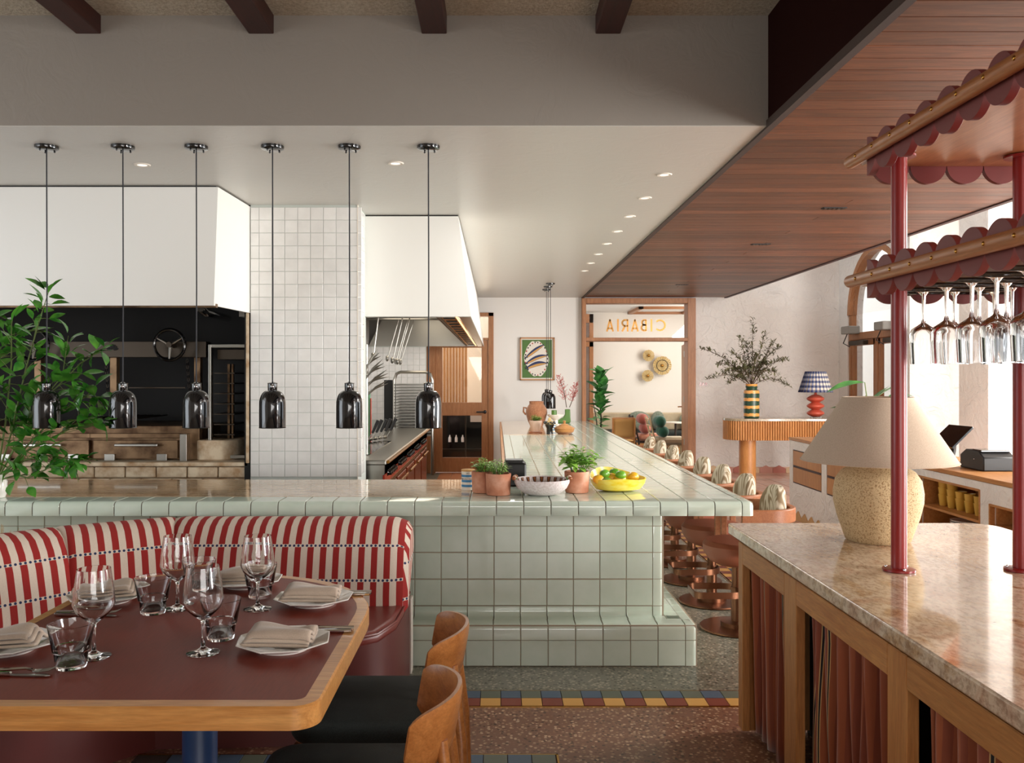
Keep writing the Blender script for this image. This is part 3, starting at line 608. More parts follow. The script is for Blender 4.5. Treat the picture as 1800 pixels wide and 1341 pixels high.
#KITCHEN
col = struct(MB().box(-1.850, -1.048, 6.587, 7.02, 0, ZC).build('wall_column', 'grout_w', smooth=0))
wtm = tilemat
P_ = .0965
wt = MB().add([(x, -z, y) for x, y, z in chamf_tile(P_-.003, P_-.003, .007, .002).v], chamf_tile(P_-.003, P_-.003, .007, .002).f).mesh('tile', M['white_tile'], 0)
wts = MB().add([(z, x, y) for x, y, z in chamf_tile(P_-.003, P_-.003, .007, .002).v], chamf_tile(P_-.003, P_-.003, .007, .002).f).mesh('tile', M['white_tile'], 0)
hlf = MB().add([(x, -z, y) for x, y, z in chamf_tile(.062, P_-.003, .007, .002).v], chamf_tile(.062, P_-.003, .007, .002).f).mesh('tile', M['white_tile'], 0)
for r_ in range(21):
    z = ZC-.048-P_*.5-r_*P_+.03
    for c_ in range(8): inst('tile', wt, col, (-1.785+.048+c_*P_-.0, 6.587, z))
    inst('tile', hlf, col, (-1.817, 6.587, z)); 
    MBt = None
    for c_ in range(3): inst('tile', wts, col, (-1.048, 6.65+c_*P_+.01, z))
MB().box(-1.015-.033, -1.041, 6.578, 6.6, 0, ZC).build('corner_trim', 'cream_trim', col, smooth=0)
# niche with wood-fired grill
ni = struct(MB().box(-6, -1.86, 7.7, 7.8, 0, ZC).box(-1.90, -1.85, 6.6, 7.8, 0, ZC).build('wall_niche', 'soot', smooth=0))
plin = thing('brick_plinth', 'pale fire brick plinth carrying the wood grill', 'plinth', (-3, 6.62, 0))
MB().box(-5, -1.875, 6.66, 7.7, 0, .905).build('core', 'brick', plin, smooth=0)
MB().rbox(-5, -1.875, 6.60, 7.7, .905, .935, .004).build('ledge', 'brick', plin, smooth=0)
brk = MB().rbox(-.112, .112, 0, .05, -.04, .04, .006).mesh('brick', M['brick'], 0)
for r_, z in enumerate((.858, .768, .678)):
    for i in range(9): inst('brick', brk, plin, (-1.99-i*.234+(.117 if r_ % 2 else 0)-(-3), 0, z))
MB().rbox(-1.885, -1.862, 6.58, 6.64, .93, 2.06, .004).build('edge_bricks', 'brick', plin, smooth=0)
gr = thing('wood_grill', 'stainless wood-fired grill with hand wheel, soot stained', 'grill', (-2.9, 7.0, .935))
def kb(x0, y0, x1, y1, D, d, name, mat, par, bev=.003, **k):   # box from pixel corners at depth D
    a = px(x0, y0, D); b = px(x1, y1, D); return MB().box(min(a[0], b[0]), max(a[0], b[0]), D, D+d, min(a[2], b[2]), max(a[2], b[2])).build(name, mat, par, smooth=0, bevel=bev, **k)
MB().box(-4.6, -2.3, 6.78, 7.6, .935, 1.2).build('firebox', 'stain_steel', gr, smooth=0, bevel=.005)
kb(-30, 762, 158, 770, 6.73, .06, 'rim', 'stain_steel', gr); kb(158, 762, 316, 770, 6.73, .06, 'rim', 'stain_steel', gr)
for (a, b) in ((-20, 156), (164, 312)):
    d = kb(a, 774, b, 806, 6.75, .03, 'door', 'stain_steel', gr)
    c_ = px((a+b)/2, 782, 6.70); MB().rbox(c_[0]-.165, c_[0]+.165, 6.70, 6.72, c_[2]-.012, c_[2]+.008, .004).build('handle', 'steel', d)
    for e in (a+28, b-28): kb(e-9, 798, e+9, 810, 6.735, .02, 'hinge', 'steel', d)
kb(316, 763, 328, 812, 6.70, .2, 'corner_post', 'steel', gr)
MB().prism(rr(-2.36, -2.02, 6.75, 7.5, (.12, .12, .02, .02)), .935, 1.09).build('side_shelf', 'brick', gr, bevel=.01)
kb(85, 600, 362, 628, 6.85, .12, 'cross_beam', 'dark_steel', gr)
kb(193, 628, 205, 762, 6.9, .06, 'upright', 'stain_steel', gr); kb(341, 628, 352, 740, 6.9, .06, 'upright', 'stain_steel', gr); kb(60, 628, 72, 762, 6.9, .06, 'upright', 'stain_steel', gr)
lg = MB()
for a in range(-3, 4):
    t_ = a*.42; c_ = px(197, 611, 6.84); lg.add(*(lambda q: (q.v, q.f))(MB().ball((0, 0, .028), .008, .003, .02, 8, 6).xf(Matrix.Translation((c_[0], 6.845, c_[2]-.02)) @ Matrix.Rotation(t_, 4, 'Y'))))
lg.build('leaf_emblem', 'soot', gr, label='dark leaf-shaped emblem on the beam')
for wpx, wr_ in ((298, 28), (58, 28)):
    c_ = px(wpx, 606, 6.75); wh = None
    pts = [(c_[0]+.118*math.cos(2*PI*i/28), 6.75, c_[2]+.118*math.sin(2*PI*i/28)) for i in range(28)]
    wh = MB().tube(pts, .013, 8, True).build('hand_wheel', 'black', gr)
    for a in (PI/2+PI, .5, PI-.5): MB().tube([(c_[0], 6.77, c_[2]), (c_[0]+.11*math.cos(a), 6.75, c_[2]+.11*math.sin(a))], [.016, .008], 8).build('spoke', 'steel', wh)
    MB().cyl((c_[0], 6.73, c_[2]), (c_[0], 6.86, c_[2]), .022, 12).build('hub', 'dark_steel', wh)
for cx in (186, 329):
    for k in range(12):
        c_ = px(cx+k*.4, 634+k*5.5, 7.0); MB().tube([(c_[0]+.009*math.cos(a), 7.0+(.009*math.sin(a) if k % 2 else 0), c_[2]+.014*math.sin(a)) for a in [2*PI*i/8 for i in range(8)]], .0025, 5, True).build('chain_link', 'dark_steel', gr)
for k in range(7): MB().cyl((-3.2+k*.06-.0, 6.9, 1.25), (-3.2+k*.06, 7.55, 1.25), .006, 6).build('grill_bar', 'dark_steel', gr)
kb(226, 680, 326, 683, 7.2, .01, 'cross_rod', 'dark_steel', gr)
ov = thing('oven_cabinet', 'tall dark steel smoking cabinet beside the wood grill', 'oven', px(400, 805, 6.8))
for e in ((366, 605, 371, 806), (371, 605, 434, 611), (371, 800, 434, 806)): kb(*e, 6.78, .05, 'frame', 'steel', ov)
kb(371, 611, 434, 800, 7.3, .02, 'back_panel', 'soot', ov); kb(382, 614, 434, 632, 6.85, .3, 'top_duct', 'dark_steel', ov)
for k in range(8): kb(376, 655+k*18, 412, 657+k*18, 6.9, .35, 'rack_rail', 'dark_steel', ov, 0)
kb(400, 640, 404, 798, 6.95, .03, 'rack_post', 'stain_steel', ov, 0); kb(407, 640, 410, 798, 6.95, .03, 'rack_post', 'stain_steel', ov, 0)
# hood 1
h1 = thing('oven_hood', 'white angled extraction hood over the wood grill on the left', 'hood', (-3, 5.92, 2.06))
def hoodshell(x0b, x1b, x1t, y0, y1, z0, z1, par, th=.03):
    vs_ = [(x0b, y0, z0), (x1b, y0, z0), (x1b, y1, z0), (x0b, y1, z0), (x0b, y0, z1), (x1t, y0, z1), (x1t, y1, z1), (x0b, y1, z1)]
    mb = MB().add(vs_, [(0, 1, 5, 4), (1, 2, 6, 5), (3, 0, 4, 7)]); return mb
MB().add([(-5.4, 5.91, 2.06), (-1.912, 5.91, 2.06), (-1.862, 6.62, 2.06), (-5.4, 6.62, 2.06), (-5.4, 5.91, ZC-.012), (-1.885, 5.91, ZC-.012), (-1.862, 6.62, ZC-.012), (-5.4, 6.62, ZC-.012)], [(0, 1, 5, 4), (1, 2, 6, 5), (3, 0, 4, 7)]).build('shell', 'hood', h1, smooth=0, solid=.02)
MB().box(-5.4, -1.9, 5.93, 5.97, 2.05, 2.075).build('rim', 'stain_steel', h1, smooth=0); MB().box(-5.4, -1.9, 5.98, 7.65, 2.3, 2.34).build('filter_panel', 'soot', h1, smooth=0)
MB().box(-5.39, -1.9, 5.93, 6.6, ZC-.014, ZC).build('shadow_gap', 'soot', h1, smooth=0)
pr_ = px(352, 545, 6.3)
tag(MB().tube([px(352, 541, 6.2), px(360, 549, 6.3), px(372, 552, 6.5), px(400, 560, 7.3)], .03, 12).build('flue_pipe', 'chrome', None), 'bent chrome flue pipe under the left hood', 'pipe')
# hood 2
h2 = thing('range_hood', 'white tapered extraction hood over the cooking range', 'hood', (-1, 7.0, 2.06))
hs = hoodshell(-2.05, -.209, -.309, 6.99, 14.05, 2.06, ZC-.012, h2); hs.build('shell', 'hood', h2, smooth=0, solid=.012)
MB().box(-2.04, -.31, 7.0, 14.0, ZC-.014, ZC-.0).build('shadow_gap', 'soot', h2, smooth=0)
MB().box(-.30, -.212, 7.02, 14.0, 2.058, 2.068).build('rim', 'steel', h2, smooth=0)
MB().box(-.47, -.335, 7.02, 13.95, 2.078, 2.086).build('light_channel', 'brass', h2, smooth=0); MB().box(-.49, -.475, 7.02, 13.95, 2.06, 2.12).build('channel_lip', 'dark_steel', h2, smooth=0)
for k in range(15): y = 7.35+k*.44; MB().box(-.45, -.355, y, y+.2, 2.074, 2.0785).build('slot', 'soot', h2, smooth=0)
MB().add([(-.3, 13.95, 2.06), (-2.04, 13.95, 2.06), (-1.7, 13.95, 2.72), (-.75, 13.95, 2.72)], [(0, 1, 2, 3)]).build('end_panel', 'steel', h2, smooth=0, solid=.01)
MB().cyl((-2.0, 9.4, 2.24), (-.5, 9.4, 2.24), .01, 8).cyl((-2.0, 10.1, 2.24), (-.5, 10.1, 2.24), .01, 8).build('hanging_rail', 'steel', h2)
MB().box(-2.03, -.5, 7.1, 13.9, 2.74, 2.76).build('filter_panel', 'steel', h2, smooth=0)
MB().box(-2.03, -.33, 7.0, 7.03, 2.055, 2.075).build('front_rim', 'steel', h2, smooth=0)
MB().box(-.333, -.323, 7.1, 13.9, 2.062, 2.076).build('light_strip', 'warm_lit', h2, smooth=0)
# kitchen back tiles
kw = struct(MB().box(-3.5, -1.12, 13.95, 14.0, 0, 2.06).build('wall_kitchen', 'grout_w', smooth=0))
for r_ in range(12):
    for c_ in range(10): inst('tile', wt, kw, (-1.18-c_*P_, 13.95, 2.0-r_*P_))
# left kitchen wall behind the range
struct(MB().box(-2.2, -2.1, 7.82, 14, 0, 2.06).build('wall_kitchen_left', 'white_tile', smooth=0))
# cooking range
rg = thing('cooking_range', 'long stainless cooking range with red panel and black knobs', 'stove', (-1.3, 9.3, 0))
MB().box(-2.1, -.93, 7.14, 11.5, .1, .80).build('body', 'steel', rg, smooth=0); MB().rbox(-2.1, -.90, 7.12, 11.55, .86, .90, .008).build('worktop', 'steel', rg)
MB().box(-2.1, -.915, 7.13, 11.5, .78, .86).build('end_cap', 'steel', rg, smooth=0)
MB().box(-2.0, -1.1, 7.6, 9.2, .901, .905).build('hotplate', 'screen', rg, smooth=0)
MB().box(-.93, -.915, 7.17, 11.5, .70, .86).build('control_panel', 'enamel_red', rg, smooth=0)
MB().tube([(-.885, 7.14, .885), (-.885, 11.5, .885)], .014, 8).build('rail', 'brass', rg)
kn = MB().lathe([(0, -.025), (.017, -.025), (.020, -.018), (.020, 0), (.026, .006), (.026, .012), (0, .012)], 14).xf(Matrix.Rotation(-PI/2, 4, 'Y')).mesh('knob', M['black'])
for grp_ in range(5):
    for k in range(5): inst('knob', kn, rg, (-.893+1.3, 7.26+grp_*.80+k*.105-9.3, .785))
for k in range(5):
    d = MB().rbox(-.93, -.905, 7.2+k*.84, 7.94+k*.84, .16, .66, .006).build('oven_door', 'copper_door', rg); MB().tube([(-.88, 7.28+k*.84, .62), (-.88, 7.86+k*.84, .62)], .012, 8).build('handle', 'brass', d)
MB().box(-.93, -.912, 7.14, 11.5, .67, .70).build('trim_rail', 'brass', rg, smooth=0)
for i, (a, b) in enumerate(((648, 773), (655, 762), (663, 754), (671, 766), (680, 763))):
    D = 9.0+.1*i; p0 = px(a-2, 793, D); z0 = .91; 
    t = thing('ladle', 'black handled pan utensil on the range, '+ordn[i]+' from the left', 'utensil', (p0[0], D, z0), 0, 'black handled utensils on the range')
    MB().tube([(p0[0], D, z0+.01), (p0[0]+.05, D, z0+.09)], .005, 6).build('shank', 'steel', t); MB().tube([(p0[0]+.05, D, z0+.09), (p0[0]+.11, D, z0+.22)], [.013, .019], 8).build('handle', 'navy' if 0 else 'black_matte', t); MB().ball((p0[0]-.01, D, z0+.02), .03, .03, .018, 10, 6).build('bowl', 'steel', t)
# tools hanging from hood
for i, (xa, ya, xb, yb) in enumerate(((666, 556, 657, 628), (701, 556, 682, 633), (709, 556, 691, 636), (717, 556, 697, 638), (722, 556, 700, 638), (728, 556, 705, 639))):
    dd = (9.4, 10.1)[i % 2]; a = px(xa, ya-1, dd); a = (a[0], dd-.012, 2.24); b = px(xb, yb-6, dd)
    t = thing('hanging_ladle', 'long steel ladle hanging under the range hood, '+ordn[i]+' from the left', 'utensil', a, 0, 'steel tools under the hood')
    MB().tube([a, b], .008, 6).build('rod', 'steel', t); MB().ball((b[0]-.01, b[1], b[2]-.02), .022, .014, .035, 8, 6).build('scoop', 'steel', t)
# fan of steel knives / tongs
for i in range(11):
    a = px(640, 655+i*5-(i % 3)*9, 8.5+.05*i); b = px(664+i*2.6 if i < 9 else 682, 614+i*6, 8.5+.05*i)
    tag(MB().tube([a, ((a[0]+b[0])/2, a[1], (a[2]+b[2])/2+.02), b], [.006, .013, .002], 6).build('steel_tongs', 'steel', None), 'steel tongs in the fan beside the tiled column, '+'top,second from top,third from top,fourth from top,fifth from top,sixth from top,fifth from bottom,fourth from bottom,third from bottom,second from bottom,bottom'.split(',')[i], 'utensil', 'fan of steel tongs beside the column')
MB().tube([(px(641, 0, 8.6)[0], 8.75, .9), (px(641, 0, 8.6)[0], 8.75, 1.9)], .014, 8).build('tong_post', 'steel', rg)
# sheet pan rack trolley
tr = thing('pan_rack', 'tall stainless sheet pan rack at the end of the range', 'rack', px(722, 830, 12.3))
D = 12.3
MB().tube([px(693, 835, D), px(693, 668, D), px(697, 657, D), px(704, 654, D), px(748, 654, D), px(756, 657, D), px(760, 668, D), px(760, 835, D)], .022, 10).build('frame', 'steel', tr)
for k in range(18): kb(696, 675+k*5.2, 757, 678+k*5.2, 12.2, .5, 'tray', 'steel', tr, 0)
kb(675, 668, 690, 760, 12.4, .3, 'side_cover', 'black_matte', tr)
tag(kb(643, 688, 651, 779, 10.0, .02, 'green_screen_panel', 'screen_green', None), 'pale green panel with red bars behind the range', 'panel')
tag(kb(651, 700, 653, 779, 9.98, .02, 'red_bar', 'enamel_red', None), 'narrow red bar on the green panel behind the range', 'bar')
# pass door (door_1)
d1 = struct(MB().build('door_1', 'frame_oak') if 0 else MB().box(-1.18, -1.08, 14.28, DW+.16, 0, 2.62).box(-.135, -.05, 14.28, DW+.16, 0, 2.62).box(-1.18, -.05, 14.28, DW+.16, 2.56, 2.62).box(-1.08, -.135, 14.29, DW+.1, 2.17, 2.21).build('door_1', 'frame_oak', smooth=0, bevel=.004))
lf = MB(); D0, D1 = 14.31, 14.36
lf.box(-1.0, -.886, D0, D1, .02, 2.165).box(-.246, -.137, D0, D1, .02, 2.165).box(-.886, -.246, D0, D1, 2.05, 2.165).box(-.886, -.246, D0, D1, .94, 1.155).box(-.886, -.246, D0, D1, .02, .255)
lf.build('door_leaf', 'frame_oak', d1, smooth=0, bevel=.004)
MB().box(-.886, -.246, 14.33, 14.338, 1.155, 2.05).build('glass_pane', 'pane', d1, smooth=0); MB().box(-.886, -.246, 14.33, 14.338, .255, .94).build('glass_pane', 'pane', d1, smooth=0)
MB().box(-1.08, -.135, 14.33, 14.338, 2.21, 2.56).build('glass_pane', 'pane', d1, smooth=0)
MB().box(-1.08, -1.0, 14.29, 14.36, 0, 2.17).build('side_panel', 'frame_oak', d1, smooth=0)
MB().tube([(-.2, 14.30, 1.0), (-.2, 14.25, 1.0), (-.33, 14.25, 1.0)], .012, 8).ball((-.19, 14.30, 1.0), .028, .012, .03, 10, 6).build('door_handle', 'black_matte', d1)
# store behind pass door
st_ = thing('store_cabinet', 'dark cabinet with bottles behind the lower pane of the kitchen door', 'cabinet', (-.55, 14.9, 0))
MB().box(-1.1, 0, 15.0, 15.4, 0, .96).build('body', 'screen', st_, smooth=0)
for x in (-.53,): MB().box(x-.012, x+.012, 14.96, 15.0, .1, .95).build('divider', 'dark_steel', st_, smooth=0)
MB().box(-1.1, 0, 14.95, 15.0, .33, .345).build('shelf', 'dark_steel', st_, smooth=0); MB().box(-.45, -.2, 14.97, 15.0, .8, .92).build('label_plate', 'cream_trim', st_, smooth=0)
for k in range(3): tag(MB().lathe([(0, 0), (.025, 0), (.025, .07), (.01, .1), (.01, .12), (0, .12)], 10, (-.8+k*.11, 14.96, .46)).build('bottle', 'ceramic', None), 'small pale bottle in the dark cabinet behind the kitchen door, '+ordn[k]+' from the left', 'bottle')
struct(MB().box(-1.3, .3, 16.6, 16.7, 0, 2.9).build('wall_store', plain('cream_wall', (240, 226, 200), .7), smooth=0))
tw = thing('slatted_screen', 'pale wood slatted screen seen through the kitchen door glass', 'screen', (-.8, 15.8, 0))
for k in range(9): MB().box(-1.02+k*.055, -.972+k*.055, 15.8, 15.84, 0, 2.6).build('slat', 'oak_z', tw, smooth=0)
# picture on wall
pc = thing('framed_picture', 'framed print of fish on a white platter against green', 'picture', px(944, 630, DW-.02))
a = px(914, 593, 14.3); b = px(974, 668, 14.3)
def pbox(x0, y0, x1, y1, D, d, name, mat, par): 
    p, q_ = px(x0, y0, D), px(x1, y1, D); return MB().box(p[0], q_[0], D, D+d, q_[2], p[2]).build(name, mat, par, smooth=0)
for e in ((914, 593, 975, 595), (914, 666.4, 975, 668.4), (914, 593, 915.8, 668.4), (973.2, 593, 975, 668.4)): pbox(*e, 14.29, .05, 'frame', 'oak', pc)
pbox(915.5, 594.5, 973.5, 667, 14.325, .01, 'mount', 'cream_trim', pc); pbox(918, 597.3, 970, 664, 14.318, .007, 'print', 'pic_green', pc)
def flat(pts, D, name, mat, par):
    q_ = [px(x, y, D) for x, y in pts]; return MB().prism([(p[0], p[2]) for p in q_], D, D+.002, 'y').build(name, mat, par, smooth=0)
pl = [(943+21*math.cos(a)*(1+.05*math.cos(6*a+.4))+1.5*math.sin(a)*-1, 630.5-(31+1.2*math.cos(10*a))*math.sin(a)) for a in [2*PI*i/60 for i in range(60)]]
pcc = flat(pl, 14.3155, 'platter', 'cream_trim', pc)
for i in range(26):
    a = 2*PI*i/26; flat([(943+(19.6+dx)*math.cos(a+da), 630.5-(28.6+dx)*math.sin(a+da)) for dx, da in ((-1, -.05), (1.2, -.05), (1.2, .05), (-1, .05))], 14.3135, 'rim_mark', ['black_matte', 'enamel_red'][i % 3 == 2], pcc)
def fish(x0, y0, x1, y1, w_, bend):
    top, bot = [], []
    n = 14
    for i in range(n+1):
        t_ = i/n; x = x0+(x1-x0)*t_; y = y0+(y1-y0)*t_-bend*math.sin(PI*t_); wd = w_*math.sin(PI*min(1, t_*.9+.1))**.7
        top.append((x, y-wd)); bot.append((x, y+wd))
    f1 = flat(top+bot[::-1], 14.3115, 'fish', 'navy', pc); mid = [((a[0]+b_[0])/2, (a[1]+b_[1])/2) for a, b_ in zip(top, bot)]
    flat(mid[1:-1]+[(x, y-.4) for x, y in bot[1:-1]][::-1], 14.3095, 'belly', 'sling', f1)
    flat([(x0+.5, y0), (x0-4, y0-2.5), (x0-2.5, y0), (x0-4, y0+2.8)], 14.3095, 'tail', 'black_matte', f1); flat([(x1-3, y1-1), (x1-2, y1-1), (x1-2, y1), (x1-3, y1)], 14.308, 'eye', 'black_matte', f1)
fish(925, 628, 957, 606, 4.2, 1.5); fish(925, 639, 963, 625, 4.0, 3.5); fish(926, 647, 962, 638.5, 4.4, 3.2)
#DOORWAY
# ---------------------------------------------------------------- doorway to the lounge
xl0, xl1 = px(1022, 0, DW)[0], px(1029, 0, DW)[0]; xr0, xr1 = px(1206, 0, DW)[0], px(1220, 0, DW)[0]; zt0 = px(0, 525, DW)[2]; 
fr_ = MB().box(xl0, xl1, 14.22, DW+.16, 0, zt0).box(xr0, xr1, 14.22, DW+.16, 0, zt0).box(xl1, xr0, 14.22, DW+.16, px(0, 534, DW)[2], zt0).box(xl1, xr0, 14.22, DW+.16, px(0, 600, DW)[2], px(0, 594, DW)[2])
d2 = struct(fr_.build('door_2', 'frame_oak', smooth=0, bevel=.006))
MB().box(xl1, xr0, 14.36, 14.366, px(0, 594, DW)[2], px(0, 534, DW)[2]).build('transom_pane', 'pane', d2, smooth=0)
MB().prism([(3.12, 14.5), (3.17, 14.5), (3.30, 15.4), (3.25, 15.4)], .01, 2.12).build('open_leaf', 'frame_oak', d2, smooth=0)
for z in (.5, 1.2, 1.95): MB().cyl((3.11, 14.49, z-.05), (3.11, 14.49, z+.05), .016, 10).build('hinge', 'steel', d2)
MB().tube([(3.24, 15.32, 1.05), (3.17, 15.32, 1.05), (3.16, 15.22, 1.05)], .01, 8).build('door_handle', 'brass', d2)
sg = thing('gold_lettering', 'gold sign letters on the transom glass, seen in reverse', 'sign', (2.28, 14.355, 2.36))
def stroke(mb, pts, wd):
    for (x0, y0), (x1, y1) in zip(pts, pts[1:]):
        dx, dy = x1-x0, y1-y0; L = math.hypot(dx, dy)
        if L < 1e-6: continue
        nx, ny = -dy/L*wd/2, dx/L*wd/2; ex, ey = dx/L*wd*.12, dy/L*wd*.12
        mb.prism([(x0+nx-ex, y0+ny-ey), (x0-nx-ex, y0-ny-ey), (x1-nx+ex, y1-ny+ey), (x1+nx+ex, y1+ny+ey)], 14.352, 14.358, 'y')
def ar(cx, cy, rx, ry, a0, a1, n=12): return [(cx+rx*math.cos(math.radians(a0+(a1-a0)*i/n)), cy+ry*math.sin(math.radians(a0+(a1-a0)*i/n))) for i in range(n+1)]
LT = {'C': ([ar(.44, .5, .42, .42, 48, 312)], .83), 'I': ([[(.07, 0), (.07, 1)]], .14), 'B': ([[(.07, .07), (.07, .93)], [(.07, .93), (.22, .93)]+ar(.22, .73, .18, .2, 90, -90, 8)+[(.07, .53)], [(.07, .53), (.25, .53)]+ar(.25, .3, .2, .23, 90, -90, 8)+[(.07, .07)]], .48),
      'A': ([[(.06, 0), (.31, .97)], [(.31, .97), (.56, 0)], [(.14, .24), (.48, .24)]], .62), 'R': ([[(.07, 0), (.07, .97)], [(.07, .93), (.3, .93)]+ar(.3, .69, .22, .24, 90, -90, 8)+[(.07, .45)], [(.28, .45), (.52, 0)]], .58)}
S = 95/4.47*14.355/F; zb_ = px(0, 500+368/4.47, 14.355)[2]
for ch, xr_ in zip('CIBARIA', (757, 655, 612, 548, 468, 392, 352)):
    X0 = px(1000+xr_/4.47, 0, 14.355)[0]; mb = MB()
    for s_ in LT[ch][0]: stroke(mb, [(X0-x*S, zb_+y*S) for x, y in s_], .145*S)
    mb.build('letter', 'gold', sg, smooth=0)
# lounge room shell
struct(MB().box(.6, 4.9, 18.5, 18.6, 0, 3).build('wall_lounge', plain('lounge_wall', (240, 234, 226), .8), smooth=0))
struct(MB().box(.6, 4.9, DW+.16, 18.6, 2.93, 3.0).build('ceiling_lounge', 'wall', smooth=0)); struct(MB().box(4.8, 4.9, DW+.16, 18.6, 0, 3).build('wall_lounge_right', 'wall', smooth=0))
struct(MB().box(.6, 4.9, DW+.16, 18.5, 0, .004).build('floor_lounge', 'greyblue', smooth=0))
struct(MB().box(2.75, 3.95, 16.9, 17.0, 2.88, 2.93).box(2.75, 2.83, 16.9, 18.4, 2.88, 2.93).box(3.87, 3.95, 16.9, 18.4, 2.88, 2.93).box(2.75, 3.95, 18.3, 18.4, 2.88, 2.93).build('trim_5', 'frame_oak_x', smooth=0))
w2 = struct(MB().box(1.78, 1.86, 18.3, 18.45, 0, 2.7).box(1.94, 2.02, 18.3, 18.45, 0, 2.88).box(1.78, 2.02, 18.3, 18.45, 2.2, 2.3).box(1.78, 2.02, 18.3, 18.45, 2.7, 2.88).build('window_2', 'frame_oak', smooth=0))
MB().box(1.86, 1.94, 18.36, 18.37, 0, 2.7).build('pane', 'pane', w2, smooth=0); MB().box(1.7, 1.78, 18.2, 18.4, 0, 2.2).build('green_post', plain('dark_green_post', (66, 78, 62), .6), w2, smooth=0)
for i, (x, y, r_) in enumerate(((1140, 625, 10.3), (1164, 642.5, 16.6), (1138.5, 660.5, 10.4))):
    c_ = px(x, y, 18.38); r0 = r_*18.38/F
    t = thing('straw_sconce', ['small upper round', 'large round', 'small lower round'][i]+' straw wall light in the lounge', 'wall light', c_, 0, 'straw wall lights')
    n = 24
    for k in range(n):
        a0 = 2*PI*k/n; a1 = a0+2*PI/n*.86; pts = [(c_[0]+q_*math.cos(a), c_[2]+q_*math.sin(a)) for q_, a in ((r0*.12, a0), (r0*(.97 if k % 2 else 1), a0), (r0*(1 if k % 3 else .95), a1), (r0*.12, a1))]
        MB().prism(pts, 18.36+.006*(k % 2), 18.375+.006*(k % 2), 'y').build('petal', 'straw', t, smooth=0)
    MB().ball((c_[0], 18.34, c_[2]), .03, .03, .03, 10, 8).build('bulb', 'brass', t); MB().cyl((c_[0], 18.36, c_[2]), (c_[0], 18.5, c_[2]), .02, 10).build('stalk', 'black_matte', t)
    if i == 1: MB().tube([(c_[0]+r0*.6*math.cos(2*PI*k/24), 18.352, c_[2]+r0*.6*math.sin(2*PI*k/24)) for k in range(24)], .006, 5, True).build('wire_ring', 'black_matte', t)
# fiddle-leaf fig
def leaf_mesh(name, mat, L, W, fold=.25, curl=.2, n=4, bluntness=1.0):
    mb = MB(); 
    for i in range(n+1):
        t_ = i/n; w_ = W/2*math.sin(PI*min(1, (t_**bluntness)*.96+.02)) if i not in (0, n) else .0015
        y = L*t_; z = -curl*L*t_*t_
        mb.v += [(-w_, y, z+fold*w_), (0, y, z), (w_, y, z+fold*w_)]
    for i in range(n): a = i*3; mb.f += [(a, a+1, a+4, a+3), (a+1, a+2, a+5, a+4)]
    me = mb.mesh(name, mat, 60); return me
def vary_leaf(me, parent, p, d, s_=1, roll=0, name='leaf'):
    d = Vector(d).normalized(); q_ = d.to_track_quat('Y', 'Z').to_matrix().to_4x4() @ Matrix.Rotation(roll, 4, 'Y')
    o = bpy.data.objects.new(name, me); o.parent = parent; o.matrix_local = Matrix.Translation(Vector(p)-origin(parent)) @ q_ @ Matrix.Scale(s_, 4); C.objects.link(o); return o
pb = px(1055, 790, 16.3)
fp = thing('fiddle_leaf_fig', 'tall fiddle-leaf fig with broad green leaves in the lounge', 'plant', (pb[0], 16.3, .2))
pot = thing('clay_planter', 'large tan ribbed clay planter holding the fiddle-leaf fig', 'planter', (pb[0], 16.3, 0))
MB().lathe([(0, 0), (.13, 0), (.17, .15), (.19, .35), (.19, .41), (.21, .42), (.21, .45), (.17, .45), (.16, .40), (0, .38)], 24, (pb[0], 16.3, 0)).build('pot', 'jug', pot)
for k in range(6): MB().tube([(pb[0]+(.165+.004*k)*math.cos(2*PI*i/20), 16.3+(.165+.004*k)*math.sin(2*PI*i/20), .1+.05*k) for i in range(20)], .006, 5, True).build('rib', 'jug', pot)
MB().tube([(pb[0], 16.3, .38), (pb[0]+.02, 16.3, .8), (pb[0]-.02, 16.3, 1.2), (pb[0], 16.3, 1.6)], [.018, .014, .01, .005], 8).build('trunk', 'bark', fp)
MB().tube([(pb[0]-.03, 16.3, .38), (pb[0]-.08, 16.25, .8), (pb[0]-.14, 16.3, 1.15)], [.012, .01, .005], 8).build('trunk', 'bark', fp)
fm = leaf_mesh('leaf', M['leaf_fig'], .28, .21, .2, .25, 5, .75)
for i in range(44):
    t_ = i/44; z = .62+t_*1.05; a = i*2.4; p = (pb[0]+.03*math.sin(i), 16.3, z)
    el = R.uniform(.1, 1.2)+t_*.4; vary_leaf(fm, fp, p, (math.cos(a), math.sin(a)*.45-.15, el), R.uniform(.75, 1.15)*(.8 if t_ < .25 else 1), R.uniform(-.4, .4))
# lounge furniture
def ptube(pts, D, r, name, mat, par, n=8): return MB().tube([px(x, y, D) if len((x, y)) == 2 else 0 for x, y in pts], r, n).build(name, mat, par)
c1 = thing('sling_chair', 'oak lounge chair with tan sling back and striped webbing seat', 'chair', (px(1096, 0, 16)[0], 16, 0))
x0, x1 = px(1077, 0, 16)[0], px(1115, 0, 16)[0]
for x in (x0, x1):
    MB().tube([(x, 16, 0), (x, 16, .42), (x, 15.95, .82)], .018, 8).build('leg', 'oak_z', c1); MB().tube([(x, 16.6, 0), (x, 16.6, .4)], .018, 8).build('leg', 'oak_z', c1)
MB().grid(lambda u, v_: (x0+(x1-x0)*u, 15.98+.03*math.sin(PI*v_)-.03*v_, .47+.33*v_), 6, 6).build('sling_back', 'sling', c1, solid=.008)
MB().box(x0, x1, 15.96, 16.0, .80, .83).box(x0, x1, 15.97, 16.0, .44, .47).build('back_rail', 'oak', c1, smooth=0); MB().box(x0, x1, 16.0, 16.6, .36, .40).build('seat', 'sling', c1, smooth=0)
